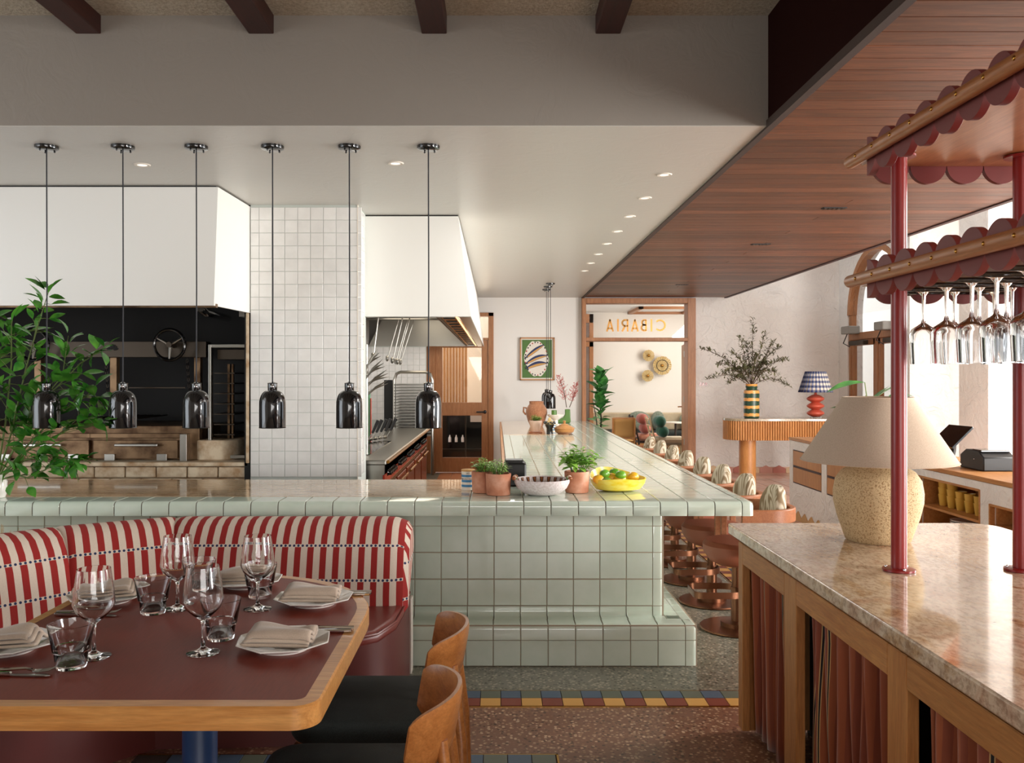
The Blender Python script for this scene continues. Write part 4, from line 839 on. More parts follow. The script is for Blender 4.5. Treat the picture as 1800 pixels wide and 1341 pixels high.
for k in range(11): MB().box(x0+.02+k*.035, x0+.037+k*.035, 15.975, 15.99, .31, .38).build('webbing_strip', 'enamel_red' if k % 2 else 'sling', c1, smooth=0)
def ball_chair(pxa, D, bm, sm, label, mirror=1, fm_='pale_frame'):
    X = px(pxa, 0, D)[0]; c = thing('ladder_chair', label, 'chair', (X, D, 0), 0, 'bolster-backed lounge chairs')
    for dy in (-.2, .2):
        MB().tube([(X-.02, D+dy, .0), (X-.02, D+dy, .35), (X-.14, D+dy, .85)], .016, 8).build('leg', fm_, c); MB().tube([(X+.5, D+dy, 0), (X+.5, D+dy, .38)], .016, 8).build('leg', fm_, c)
    for z in (.42, .56, .70, .82): MB().tube([(X-.03-(z-.35)*.24, D-.2, z), (X-.03-(z-.35)*.24, D+.2, z)], .012, 8).build('rung', fm_, c)
    MB().rbox(X-.02, X+.52, D-.23, D+.23, .37, .50, .04).build('seat', sm, c); MB().box(X-.03, X+.52, D-.2, D+.2, .33, .36).build('seat_frame', fm_, c, smooth=0)
    for z, xo in ((.60, .06), (.78, .01)):
        MB().ball((X+xo+.05, D-.0, z), .095, .26, .10, 16, 10).build('bolster', bm, c)
        MB().ball((X+xo+.05, D-.19, z), .095, .10, .10, 16, 10).build('bolster_end', bm, c)
ball_chair(1122, 16.6, 'pinkball', 'peach', 'ladder-back lounge chair with round pink bolsters and peach seat', fm_='bark'); ball_chair(1152, 15.7, 'greenball', 'sand', 'ladder-back lounge chair with round green bolsters and sand seat')
so = thing('lounge_sofa', 'built-in bench sofa with dark seat along the lounge wall', 'sofa', (2.8, 18.1, 0))
MB().box(2.0, 4.6, 17.75, 18.45, 0, .36).build('base', 'oak', so, smooth=0); MB().rbox(2.0, 4.6, 17.75, 18.4, .36, .46, .03).build('seat', 'charcoal', so); MB().rbox(2.0, 4.6, 18.35, 18.48, .46, .82, .02).build('backrest', 'sand', so)
for i, (x, w_) in enumerate(((2.95, .5), (3.35, .3), (4.0, .42))):
    tag(MB().ball((x, 18.2, .66), w_/2, .09, .2, 16, 10).build('cushion', 'grey_cush'), 'grey-green lounge cushion '+['behind the tan sling chair', 'behind the green bolster chair', 'at the right end beside the door leaf'][i], 'cushion')
sd = thing('side_table', 'small round side table with pale top by the open door leaf', 'table', (3.45, 16.9, 0))
MB().lathe([(0, .68), (.2, .68), (.2, .7), (0, .7)], 24, (3.45, 16.9, 0)).build('top', 'cream_trim', sd); MB().lathe([(.15, 0), (.15, .02), (.02, .03), (.02, .68), (0, .68)], 16, (3.45, 16.9, 0)).build('stand', 'bark', sd)
# BAR sign on stucco
bs = text_mesh('BAR', .075, .004); bs.xf(Matrix.Translation(px(1236.5, 675.5, 14.34)) @ Matrix.Rotation(PI/2, 4, 'X')); tag(bs.build('bar_lettering', 'enamel_red', smooth=0), 'tiny dark red BAR lettering on the stucco wall beside the doorway', 'sign')
#BARITEMS
# ---------------------------------------------------------------- things on the counter
ZS = ZT+.0012
def herb(x, y, z, rad, hgt, n, label, leafL=.035, mat='herb', name='potted_herb', leafW=.45):
    t = thing(name, label, 'plant', (x, y, z-.01)); mb = MB(); lv = MB(); lm = leaf_mesh('l', M[mat], leafL, leafL*leafW, .2, .3, 3)
    lvv = [v_.co.copy() for v_ in lm.vertices]; lff = [tuple(p.vertices) for p in lm.polygons]
    for i in range(n):
        a = R.uniform(0, 2*PI); q_ = math.sqrt(R.random()); tip = Vector((x+rad*q_*math.cos(a), y+rad*q_*math.sin(a), z+hgt*R.uniform(.5, 1)*(1-.45*q_*q_))); b = Vector((x+rad*.25*math.cos(a), y+rad*.25*math.sin(a), z-.01)); mid = (b+tip)/2+Vector((0, 0, .015))
        mb.tube([b, mid, tip], [.0018, .0014, .0008], 4)
        for s_ in range(7):
            t_ = .35+.65*s_/6; p = b.lerp(tip, t_)+Vector((0, 0, .01*math.sin(PI*t_))); d = Vector((math.cos(a+s_*2.5), math.sin(a+s_*2.5), R.uniform(-.1, .8))).normalized()
            mt = Matrix.Translation(p) @ d.to_track_quat('Y', 'Z').to_matrix().to_4x4() @ Matrix.Scale(R.uniform(.6, 1.25), 4); lv.add([mt @ c_ for c_ in lvv], lff)
    mb.build('stems', 'stem', t, kind='stuff'); lv.build('foliage', mat, t, kind='stuff', smooth=60); return t
def pot_(x, y, r, h, label, mat='terracotta', z=ZS, taper=.93):
    t = thing('terracotta_pot', label, 'pot', (x, y, z), 0)
    MB().lathe([(0, 0), (r*taper-.004, 0), (r*taper, .004), (r, h-.012), (r, h-.002), (r-.003, h), (r-.009, h), (r-.011, h-.02), (r*taper-.01, .012), (0, .012)], 36, (x, y, z)).build('body', mat, t)
    MB().lathe([(0, h-.018), (r-.012, h-.018)], 20, (x, y, z)).build('soil', 'soil', t); return t
D = 5.2; X = px(850, 0, D)[0]; pot_(X, D, .072, .126, 'terracotta pot partly hidden behind the nearer herb pot, next to the salt tin'); herb(X, D, ZS+.115, .075, .10, 34, 'fine-leaved herb in the terracotta pot behind, by the tin', .028)
D = 5.09; X = px(876, 0, D)[0]; pot_(X, D, .074, .125, 'terracotta pot at the front beside the shallow white bowl'); herb(X, D, ZS+.115, .075, .10, 40, 'rosemary-like herb with thin leaves in the front left pot', .030, leafW=.2)
D = 5.2; X = px(1014, 0, D)[0]; pot_(X, D, .074, .126, 'terracotta pot with tall basil between the white bowl and yellow bowl'); herb(X, D, ZS+.115, .13, .185, 30, 'tall bushy basil with bright green leaves spilling over its pot', .066, leafW=.5)
tn = px(823, 0, 5.33); t = thing('salt_tin', 'blue and white striped round sea salt tin', 'tin', (tn[0], 5.33, ZS)); r0 = .041
MB().lathe([(0, 0), (r0, 0), (r0, .112), (0, .112)], 28, (tn[0], 5.33, ZS)).build('body', 'tin', t)
for z0 in (.018, .047, .078): MB().lathe([(r0+.0004, z0), (r0+.0004, z0+.014)], 28, (tn[0], 5.33, ZS)).build('stripe', 'blue_lbl', t)
MB().lathe([(0, .112), (r0+.002, .112), (r0+.002, .120), (r0-.002, .122), (0, .122)], 28, (tn[0], 5.33, ZS)).build('lid', 'sling', t)
for zz, tx, sz in ((.067, 'SEA SALT FLAKES', .0125), (.1, 'SALT', .009)):
    mb = text_mesh(tx, sz, .0003); mb.v = [(tn[0]+(r0+.0008+z)*math.sin(x/r0), 5.33-(r0+.0008+z)*math.cos(x/r0), ZS+zz+y) for x, y, z in mb.v]; mb.build('lettering', 'black_matte', t, smooth=0)
bx = thing('black_printer', 'black boxy receipt printer behind the herb pots', 'printer', (.115, 5.52, ZS))
MB().rbox(.045, .185, 5.46, 5.64, ZS, ZS+.145, .01).build('body', 'black_matte', bx); MB().rbox(.05, .17, 5.47, 5.6, ZS+.14, ZS+.163, .008).build('lid', 'black_matte', bx)
# white bowl with drops
bc = (px(952.5, 0, 5.1)[0], 5.1, ZS); wbw = thing('shallow_bowl', 'wide shallow speckled white bowl with brown drops inside', 'bowl', bc)
bp = [(0, 0), (.075, 0), (.11, .012), (.145, .04), (.160, .070), (.163, .088), (.160, .092), (.156, .088), (.150, .068), (.135, .042), (.10, .02), (0, .010)]
MB().lathe(bp, 48, bc).build('body', 'bowl', wbw)
for k in range(22):
    a = 2*PI*k/22+.1; mb = MB()
    def P3(rr_, z, da): return (bc[0]+rr_*math.cos(a+da), bc[1]+rr_*math.sin(a+da), bc[2]+z)
    mb.add([P3(.1545, .086, -.075), P3(.1545, .086, .075), P3(.1455, .064, .06), P3(.131, .044, 0), P3(.1455, .064, -.06)], [(0, 1, 2, 3, 4)]); mb.build('brown_drop', 'drop_dark', wbw, smooth=0)
    mb = MB(); mb.add([P3(.1535, .085, -.045), P3(.1535, .085, .045), P3(.1445, .065, .035), P3(.133, .050, 0), P3(.1445, .065, -.035)], [(0, 1, 2, 3, 4)]); mb.build('brown_drop', 'amber', wbw, smooth=0)
for s_ in (-1, 1):
    for q_ in range(4): MB().ball((bc[0]+s_*(.163-.004*q_), bc[1]-.03+.018*q_, bc[2]+.096+.006*(q_ % 2)), .013, .011, .012, 10, 8).build('handle_bead', ['amber', 'old_clay', 'leaf_dark', 'amber'][q_], wbw)
# yellow bowl
yb = (px(1085, 0, 5.28)[0], 5.28, ZS); yw = thing('yellow_bowl', 'irregular hand-formed yellow fruit bowl with one raised side', 'bowl', yb)
mb = MB(); n, rings = 48, [(0, 0, 0), (.08, 0, 0), (.13, .012, 0), (.156, .045, .4), (.163, .074, 1), (.157, .076, 1), (.146, .050, .4), (.12, .022, 0), (0, .012, 0)]
for i in range(n):
    a = 2*PI*i/n; up = .055*max(0, math.sin(a-.3))**2+.005*math.sin(3*a)+.002; wob = 1+.04*math.cos(2*a)+.03*math.sin(3*a+1)
    for r_, z, k_ in rings: mb.v.append((yb[0]+r_*wob*math.cos(a), yb[1]+r_*.85*wob*math.sin(a), yb[2]+z+up*k_+(.0 if k_ < .5 else .0)))
for i in range(n):
    for q_ in range(len(rings)-1): a_ = i*len(rings)+q_; b_ = ((i+1) % n)*len(rings)+q_; mb.f.append((a_, b_, b_+1, a_+1))
mb.build('body', 'ybowl', yw)
for i, (x, y, D, k) in enumerate(((1063, 833, 5.25, 'lime'), (1080, 831, 5.32, 'lime'), (1091, 835, 5.23, 'lime'), (1067, 846, 5.2, 'lime'), (1052, 844, 5.22, 'lemon'), (1075, 841, 5.27, 'lemon'), (1090, 843, 5.24, 'lemon'), (1113, 839, 5.3, 'lemon'))):
    c_ = px(x, y-(0 if k == 'lime' else 1), D); r_ = .0275 if k == 'lime' else .030
    if i == 3: r_ = .024
    mb = MB().ball((0, 0, 0), r_*1.18, r_, r_, 20, 14)
    mb.v = [(a*(1+.10*max(0, abs(a)/r_-.95)), b, c2) for a, b, c2 in mb.v]; t = thing(k, ['left green lime on the pile in the yellow bowl', 'middle green lime at the back of the yellow bowl', 'right green lime, frontmost large one in the yellow bowl', 'small green lime low in front in the yellow bowl', 'yellow-orange lemon at the left of the yellow bowl', 'lemon under the middle lime in the yellow bowl', 'lemon under the right lime in the yellow bowl', 'lemon at the far right of the yellow bowl'][i], 'fruit', c_, 0)
    mb.xf(Matrix.Rotation(R.uniform(-.6, .6), 4, 'Z')); mb.build('skin', k, t, world=False); MB().cyl((r_*1.15, 0, 0), (r_*1.22, 0, 0), .004, 6).build('stem_scar', 'twig', t, world=False)
# far end items
def far(x, y, D): return px(x, y, D)
jx = px(943, 0, 12.0)[0]; t = thing('clay_jug', 'large round brown clay jug with small handles at the far bar end', 'jug', (jx, 12.0, ZS))
MB().lathe([(0, 0), (.085, 0), (.12, .08), (.148, .18), (.145, .23), (.11, .29), (.098, .305), (.098, .34), (.103, .345), (.09, .345), (.088, .30), (0, .28)], 32, (jx, 12.0, ZS)).build('body', 'jug', t)
MB().tube([(jx-.135, 12, ZS+.25), (jx-.175, 12, ZS+.26), (jx-.178, 12, ZS+.2), (jx-.146, 12, ZS+.16)], .012, 8).build('handle', 'jug', t)
D = 10.6; X = px(941.5, 0, D)[0]; pot_(X, D, .078, .135, 'small pale clay pot with herbs at the far bar end', 'old_clay', ZS+.016, .72); herb(X, D, ZS+.14, .075, .085, 36, 'bright green herb in the pale clay pot at the far end', .028)
tag(MB().lathe([(0, 0), (.072, 0), (.085, .014), (.08, .014), (0, .010)], 28, (X, D, ZS)).build('pot_saucer', 'terracotta', None), 'terracotta saucer under the pale clay pot', 'saucer')
D = 10.4; X = px(966, 0, D)[0]; t = thing('black_goblet', 'glossy black goblet with beaded rim at the far bar end', 'goblet', (X, D, ZS))
MB().lathe([(0, 0), (.037, 0), (.037, .01), (.036, .07), (.052, .10), (.056, .115), (.05, .115), (.03, .08), (0, .075)], 24, (X, D, ZS)).build('body', 'black', t)
for k in range(14): a = 2*PI*k/14; MB().ball((X+.062*math.cos(a), D+.062*math.sin(a), ZS+.13+.012*(k % 2)), .013, n=8, k=6).build('bead', 'black', t)
for k in range(7): a = 2*PI*k/6; q_ = .026 if k < 6 else 0; tag(MB().ball((X+q_*math.cos(a), D+q_*math.sin(a), ZS+.13+(.04 if k == 6 else 0)), .02, .02, .03, 10, 8).build('garlic_bulb', 'straw', None), 'dry cream bulb heaped in the black goblet', 'bulb', 'dry bulbs in the black goblet')
D = 10.45; X = px(992, 0, D)[0]; t = thing('lidded_basket', 'low round woven basket with a knobbed conical lid', 'basket', (X, D, ZS))
MB().lathe([(0, 0), (.075, 0), (.11, .025), (.119, .055), (.115, .07), (0, .07)], 32, (X, D, ZS)).build('body', 'wicker', t); 
for k in range(6): MB().tube([(X+(.118-.017*k)*math.cos(2*PI*i/28), D+(.118-.017*k)*math.sin(2*PI*i/28), ZS+.066+.0088*k) for i in range(28)], .009, 6, True).build('lid_coil', 'wicker', t)
MB().lathe([(.04, .10), (.03, .115), (.016, .12), (.015, .14), (.019, .15), (.016, .158), (0, .16)], 20, (X, D, ZS)).build('lid_knob', 'wicker', t); MB().lathe([(.118, .06), (.035, .108), (0, .11)], 28, (X, D, ZS)).build('lid', 'wicker', t)
D = 11.9; X = px(977, 0, D)[0]; t = thing('cake_stand', 'white ceramic pedestal cake stand behind the basket', 'stand', (X, D, ZS))
MB().lathe([(0, 0), (.06, 0), (.05, .012), (.03, .05), (.03, .09), (.06, .11), (.11, .15), (.118, .168), (.112, .168), (.09, .15), (0, .13)], 32, (X, D, ZS)).build('body', 'ceramic', t)
X2 = px(974, 0, 11.88)[0]; tag(MB().lathe([(0, 0), (.036, 0), (.036, .092), (.033, .095), (0, .093)], 24, (X2, 11.88, ZS+.132)).build('green_candle', 'green_gl', None), 'short green candle standing on the white cake stand', 'candle')
for i, (x, c_) in enumerate(((973, 'blue_lbl'), (980, 'tin'), (986, 'enamel_red'))):
    D = 10.95; X = px(x, 0, D)[0]; t = thing('striped_tin', ['blue and white', 'plain white', 'red and white'][i]+' small tin tucked behind the lidded basket', 'tin', (X, D, ZS)); MB().lathe([(0, 0), (.03, 0), (.03, .09), (0, .09)], 20, (X, D, ZS)).build('body', 'tin', t)
    for z0 in (.012, .04, .066): MB().lathe([(.0305, z0), (.0305, z0+.014)], 20, (X, D, ZS)).build('stripe', c_, t)
D = 12.9; X = px(997, 0, D)[0]; zv = ZS; t = thing('boot_vase', 'green ceramic vase shaped like a boot holding pink sprigs', 'vase', (X, D, zv))
k_ = D/F
bt = [(X-19*k_, 4*k_), (X-18*k_, 0), (X+4*k_, 0), (X+6*k_, 2*k_), (X+5.5*k_, 10*k_), (X+5*k_, 24*k_), (X-4*k_, 24*k_), (X-4*k_, 15*k_), (X-7*k_, 10*k_), (X-14*k_, 7*k_)]
MB().prism([(a, zv+b) for a, b in bt], D-.05, D+.05, 'y').build('body', 'green_gl', t, bevel=.02, seg=4)
for i, (x0, x1, y1, w_, nm) in enumerate(((996, 982, 660, 11, 'left'), (1001, 1014, 672, 9, 'right'))):
    b = px(x0, 716, D); e = px(x1, y1, D); t = thing('pink_sprig', nm+' dried pink branching sprig in the boot vase', 'sprig', b)
    MB().tube([b, ((b[0]+e[0])/2+.02, D, (b[2]+e[2])/2), e], [.006, .005, .002], 6).build('stem', 'twig', t); br = MB()
    for s_ in range(90):
        t_ = R.uniform(.25, 1); p = Vector(b).lerp(Vector(e), t_); a = R.uniform(0, 2*PI); L = R.uniform(.03, w_*k_*math.sin(PI*min(1, t_*.8+.1))); q_ = p+Vector((math.cos(a)*L, math.sin(a)*L*.6, L*R.uniform(.2, 1))); br.tube([p, (p+q_)/2+Vector((0, 0, -.01)), q_], .0022, 3); br.ball(q_, .005, n=4, k=3)
    br.build('twigs', 'pinkbud', t, kind='stuff')
# leafy branches in white vase, left foreground
vx = px(-6, 0, 4.98)[0]; vz = thing('white_vase', 'white vase at the left frame edge holding leafy branches', 'vase', (vx, 4.98, ZS))
MB().lathe([(0, 0), (.045, 0), (.055, .03), (.055, .09), (.04, .12), (.042, .13), (.036, .13), (.034, .11), (0, .02)], 24, (vx, 4.98, ZS)).build('body', 'ceramic', vz)
lm = [leaf_mesh('leaf', M['leaf_dark'], .105, .054, .22, .1+.15*q_, 5) for q_ in range(3)]
lf_br = [((-6, 845), (20, 760), (45, 650), (70, 560), (88, 505)), ((-6, 845), (40, 760), (90, 690), (140, 640), (185, 610)), ((-6, 845), (50, 790), (110, 760), (150, 735), (180, 735)), ((-6, 845), (40, 810), (80, 800), (120, 806), (135, 812)), ((-6, 845), (10, 740), (20, 640), (20, 570), (22, 560)), ((-6, 845), (-20, 740), (-20, 640), (10, 600), (40, 590)), ((-6, 845), (30, 780), (60, 720), (110, 660), (120, 590)), ((-6, 845), (-30, 800), (-40, 700), (-30, 600), (-20, 560)), ((-6, 845), (30, 835), (50, 840), (80, 826), (90, 818)), ((-6, 845), (60, 770), (100, 730), (160, 690), (172, 700))]
for bi, pts in enumerate(lf_br):
    t = thing('leafy_branch', 'glossy green leafy branch in the white vase, number '+str(bi+1)+' reckoned clockwise from the tallest', 'branch', (vx, 4.98, ZS+.1), 0, 'leafy branches at the left edge')
    t['label'] = ['tallest green leafy branch, reaching up before the white hood', 'green leafy branch reaching right up to the second pendant', 'green leafy branch stretching right at pendant level', 'low green branch drooping over the stone top', 'upright green branch left of the leftmost pendant', 'green branch curving in front of the leftmost pendant cord', 'green branch crossing the oven post with pale young tips', 'green branch at the extreme left edge', 'lowest short green branch just above the counter', 'green branch ending beside the second pendant shade'][bi]
    dj = [0, .05, -.06, -.03, .07, .1, 0, .04, -.08, .03][bi]; P3s = [Vector(px(x, y, 4.98+dj*(i/2))) for i, (x, y) in enumerate(pts)]
    MB().tube(P3s, [.006, .005, .004, .003, .0015], 6).build('stem', 'stem', t)
    nl = 36 if bi not in (8, 4) else 16
    for i in range(nl):
        u = .2+.8*i/(nl-1); s_ = u*4; j = min(3, int(s_)); p = P3s[j].lerp(P3s[j+1], s_-j); d = (P3s[j+1]-P3s[j]).normalized(); a = i*2.4+bi
        side = Vector((math.cos(a), -.25+math.sin(a)*.5, math.sin(a*1.7)*.7)).normalized(); off = R.uniform(.01, .11)*(1.15-u)+.01
        p2 = p+side*off+d*off*.6
        if off > .03: MB().tube([p, p.lerp(p2, .5)+Vector((0, 0, .004)), p2], [.0022, .0018, .0012], 5).build('twig', 'stem', t)
        for q_ in range(1 if i % 3 else 2):
            vary_leaf(lm[(i+q_) % 3], t, p2, d*.6+side*.8+Vector((0, 0, .25-.5*q_)), R.uniform(.6, 1.15), R.uniform(-.8, .8))
#STOOLS
# ---------------------------------------------------------------- bar stools
def stool(D, label, n):
    X = 1.51; t = thing('bar_stool', label, 'stool', (X, D, 0), 0, 'bar stools along the tiled counter')
    MB().lathe([(0, 0), (.225, 0), (.23, .006), (.225, .014), (.06, .02), (0, .02)], 36, (X, D, 0)).build('base', 'bronze', t)
    MB().lathe([(.10, .018), (.10, .045), (.05, .05), (.036, .05), (.036, .26), (.031, .26), (.031, .44), (0, .44)], 24, (X, D, 0)).build('column', 'bronze', t)
    pts = [(a, b) for a, b in rr(X-.29, X+.05, D-.13, D+.13, (.05, .12, .12, .05), 6)]; inn = [(X-.12+(a-X+.12)*.965, D+(b-D)*.955) for a, b in pts]
    mb = MB(); L = len(pts)
    for z in (.215, .255):
        mb.v += [(a, b, z) for a, b in pts]+[(a, b, z) for a, b in inn]
    for i in range(L):
        j = (i+1) % L; mb.f += [(i, j, 2*L+j, 2*L+i), (L+j, L+i, 3*L+i, 3*L+j), (j, i, L+i, L+j), (2*L+i, 2*L+j, 3*L+j, 3*L+i)]
    mb.build('footrest', 'bronze', t)
    MB().lathe([(0, .40), (.12, .405), (.17, .43), (.205, .48), (.21, .53), (.19, .555), (0, .56)], 32, (X, D, 0)).build('seat', 'seat_leather', t)
    # wooden hoop
    hoop = rr(X-.06, X+.34, D-.26, D+.26, (.02, .2, .2, .02), 9); mb = MB(); L = len(hoop); cx, cy = X+.1, D
    inn = [(cx+(a-cx)*.92-.012, cy+(b-cy)*.92) for a, b in hoop]
    idx = [i for i in range(L)]
    # open on the counter side: start after the first corner and stop before the last
    path = hoop[9:-9]; pin = inn[9:-9]; L = len(path)
    for z in (.695, .78): mb.v += [(a, b, z) for a, b in path]+[(a, b, z) for a, b in pin]
    for i in range(L-1):
        j = i+1; mb.f += [(i, j, 2*L+j, 2*L+i), (L+j, L+i, 3*L+i, 3*L+j), (j, i, L+i, L+j), (2*L+i, 2*L+j, 3*L+j, 3*L+i)]
    mb.f += [(0, 2*L, 3*L, L), (L-1, 2*L-1, 4*L-1, 3*L-1)]
    mb.build('hoop_rail', 'stool_wood', t, bevel=.006)
    for (ax, ay) in ((X-.02, D-.24), (X-.02, D+.24), (X+.2, D-.2), (X+.2, D+.2)): MB().rbox(ax-.02, ax+.02, ay-.012, ay+.012, .50, .71, .004).build('support', 'stool_wood', t)
    MB().tube([(X+.2, D, .5), (X+.3, D, .56), (X+.31, D, .72)], .012, 8).build('back_rod', 'bronze', t)
    # domed back cushion following hoop
    mb = MB(); w_, h0, h1_ = .175, .70, .90
    def cush(u, v_, s_):
        a = (u-.5)*2; y = D+a*w_; top = h0+(h1_-h0)*max(0, 1-abs(a)**3.2)**.5 if abs(a) < 1 else h0
        z = h0+(top-h0)*v_; th = .036*(1-.6*abs(a)**8)*(1-.6*v_**8); xx = X+.262-.16*a*a*.35
        return (xx+s_*th, y, z)
    mb.grid(lambda u, v_: cush(u, v_, -1), 18, 8); mb.grid(lambda u, v_: cush(1-u, v_, 1), 18, 8)
    nu, nv = 18, 8; o2 = (nu+1)*(nv+1)
    for i in range(nu): a = i*(nv+1)+nv; b = o2+(nu-i)*(nv+1)+nv; mb.f.append((a, a+nv+1, b-nv-1, b))
    for j in range(nv): a = j; b = o2+nu*(nv+1)+j; mb.f.append((a, a+1, b+1, b)); a = nu*(nv+1)+j; b = o2+j; mb.f.append((a, b, b+1, a+1))
    mb.build('back_cushion', 'swirl', t, smooth=50)
    return t
s0 = stool(5.51, 'bar stool nearest the camera, its striped back cushion largest in view', 8)
for i in range(1, 8): dup(s0, (1.51, 5.51+.64*i, 0), None, 'bar stool, '+['', 'second', 'third', 'fourth', 'fifth', 'sixth', 'seventh', 'eighth and farthest'][i]+' from the camera, marbled cushion back')
#DINING
# ---------------------------------------------------------------- striped banquette
bq = thing('banquette', 'curved banquette with red and white striped back and burgundy seat', 'banquette', (-1.2, 4.5, 0))
rear = [(-.467, 4.72), (-1.72, 4.72), (-2.24, 4.38), (-2.62, 3.92), (-2.75, 2.2)]
prof = [(.40, .40), (.398, .5), (.375, .6), (.345, .7), (.31, .77), (.265, .82), (.21, .845), (.15, .852), (.09, .845), (.04, .82), (.005, .77), (0, .70), (0, .1)]
def miter(path):
    out = []
    for i, p in enumerate(path):
        p = Vector(p)
        d0 = (p-Vector(path[i-1])).normalized() if i > 0 else None; d1 = (Vector(path[i+1])-p).normalized() if i < len(path)-1 else None
        n0 = Vector((-d0.y, d0.x)) if d0 else None; n1 = Vector((-d1.y, d1.x)) if d1 else None   # path runs to -x; front is -y
        n0 = n0 or n1; n1 = n1 or n0; n = (n0+n1); n = n/ (n.dot(n0)) if n.dot(n0) else n
        out.append(n)
    return out
nm = miter(rear); pl_ = [0]
for a, b in zip(prof, prof[1:]): pl_.append(pl_[-1]+math.hypot(a[0]-b[0], a[1]-b[1]))
Lc = 0
for s_ in range(4):
    a, b = Vector(rear[s_]), Vector(rear[s_+1]); d = (b-a).normalized(); segL = (b-a).length; mb = MB(); mb.uv = {}
    nx = 24
    for i in range(nx+1):
        u = i/nx
        for (n_, z), v_ in zip(prof, pl_):
            pa = a+nm[s_]*n_; pb_ = b+nm[s_+1]*n_; 
            ed = .012*(max(0, 1-u*18)**2+max(0, 1-(1-u)*18)**2) if not (s_ == 0 and u < .5) else .03*max(0, 1-u*14)**2
            p = pa.lerp(pb_, u); nn = nm[s_].lerp(nm[s_+1], u); p = p-nn*ed*(1 if n_ > .05 else 0)
            mb.v.append((p.x, p.y, z-ed*(1 if z > .75 else 0))); mb.uv[len(mb.v)-1] = (Lc+(p-a).dot(d), v_)
    k = len(prof)
    for i in range(nx):
        for j in range(k-1): q_ = i*k+j; mb.f.append((q_, q_+1, q_+k+1, q_+k))
    Lc += segL
    mb.build('back_section', 'stripe', bq, smooth=60)
# end cap
mb = MB(); mb.uv = {}
cap = [(-.467, 4.72-n_, z) for n_, z in prof]+[(-.467, 4.72, .38), (-.467, 4.34, .38)]
ins = [(-.447, 4.72-.2+(y-4.52)*.86, .62+(z-.62)*.9) for _, y, z in cap[:11]]
capo = [(x, y, z-.03*(1 if z > .7 else 0)) for x, y, z in [(-.467, 4.72-n_+(.03 if n_ > .05 else 0), z) for n_, z in prof[:12]]]
L = len(capo); mb.v += capo; inn = [(-.442, 4.52+(y-4.52)*.8, .6+(z-.6)*.84) for x, y, z in capo]; mb.v += inn
for i in range(L): mb.uv[i] = (capo[i][1]*1, .1+(capo[i][2]-.4)); mb.uv[L+i] = (inn[i][1], .1+(inn[i][2]-.4))
for i in range(L-1): mb.f.append((i, i+1, L+i+1, L+i))
mb.f.append(tuple(range(2*L-1, L-1, -1))); mb.build('back_end', 'stripe', bq, smooth=50)
so_ = [(-.462, 4.66), (-.46, 4.34), (-.47, 4.1), (-.53, 3.9), (-.68, 3.78), (-1.0, 3.74), (-1.45, 3.72), (-1.62, 3.55), (-1.72, 3.3), (-1.76, 2.2), (-2.7, 2.2), (-2.6, 3.9), (-2.2, 4.36), (-1.72, 4.7), (-.47, 4.7)]
MB().prism(so_, .0, .40).build('seat_base', plain('burgundy_shaded', (82, 30, 26), .45), bq, smooth=40)  # same burgundy as the seat, darkened to paint in shade under the table
def grow(pts, k): 
    cx = sum(p[0] for p in pts)/len(pts); cy = sum(p[1] for p in pts)/len(pts); return [(cx+(a-cx)*k, cy+(b-cy)*k) for a, b in pts]
MB().prism(so_, .38, .45).build('seat', 'burgundy', bq, smooth=40, bevel=.03, seg=4)
MB().tube([(a, b, .437) for a, b in so_[0:10]], .006, 6).build('piping', 'burgundy', bq)
MB().rbox(-.468, -.452, 4.66, 4.74, .0, .40, .003).build('end_panel', 'cream_trim', bq, smooth=0)
sb = thing('straw_bundle', 'dry straw-coloured grass tuft peeking over the banquette at the left edge', 'plant', (-2.62, 4.62, 0)); mb = MB()
for k in range(150):
    a = R.uniform(0, 6.28); q_ = R.uniform(.0, .22); h_ = R.uniform(.70, .815)-q_*.2; mb.tube([(-2.62, 4.62, 0), (-2.62+q_*.3*math.cos(a), 4.62+q_*.1*math.sin(a), h_*.6), (-2.62+q_*math.cos(a), 4.62+q_*.4*math.sin(a), h_)], [.002, .0018, .0008], 3)
mb.build('strands', 'straw', sb, kind='stuff')
# ---------------------------------------------------------------- dining table
tb = thing('dining_table', 'dining table with burgundy top and rounded oak edge', 'table', (-1.02, 2.95, 0))
ol = rr(-1.60, -.455, 2.21, 3.70, (.07, .07, .62, .42), 12); il = rr(-1.56, -.497, 2.258, 3.655, (.03, .03, .58, .38), 12)
mb = MB(); L = len(ol)
for pts, z in ((ol, .69), (ol, .745), ([(p[0]+(q_[0]-p[0])*.12, p[1]+(q_[1]-p[1])*.12) for p, q_ in zip(ol, il)], .75), (il, .7505), (il, .69)): mb.v += [(a, b, z) for a, b in pts]
for q_ in range(5):
    for i in range(L): j = (i+1) % L; mb.f.append((q_*L+i, q_*L+j, ((q_+1) % 5)*L+j, ((q_+1) % 5)*L+i))
mb.build('edge_band', 'table_edge', tb)
MB().prism(il, .70, .7502).build('tabletop', 'laminate', tb, smooth=30)
MB().lathe([(.28, 0), (.28, .02), (.07, .04), (.06, .06), (.06, .66), (.15, .70), (0, .70)], 28, (-1.05, 3.1, 0)).build('pedestal', plain('blue_pedestal', (36, 62, 104), .4), tb)
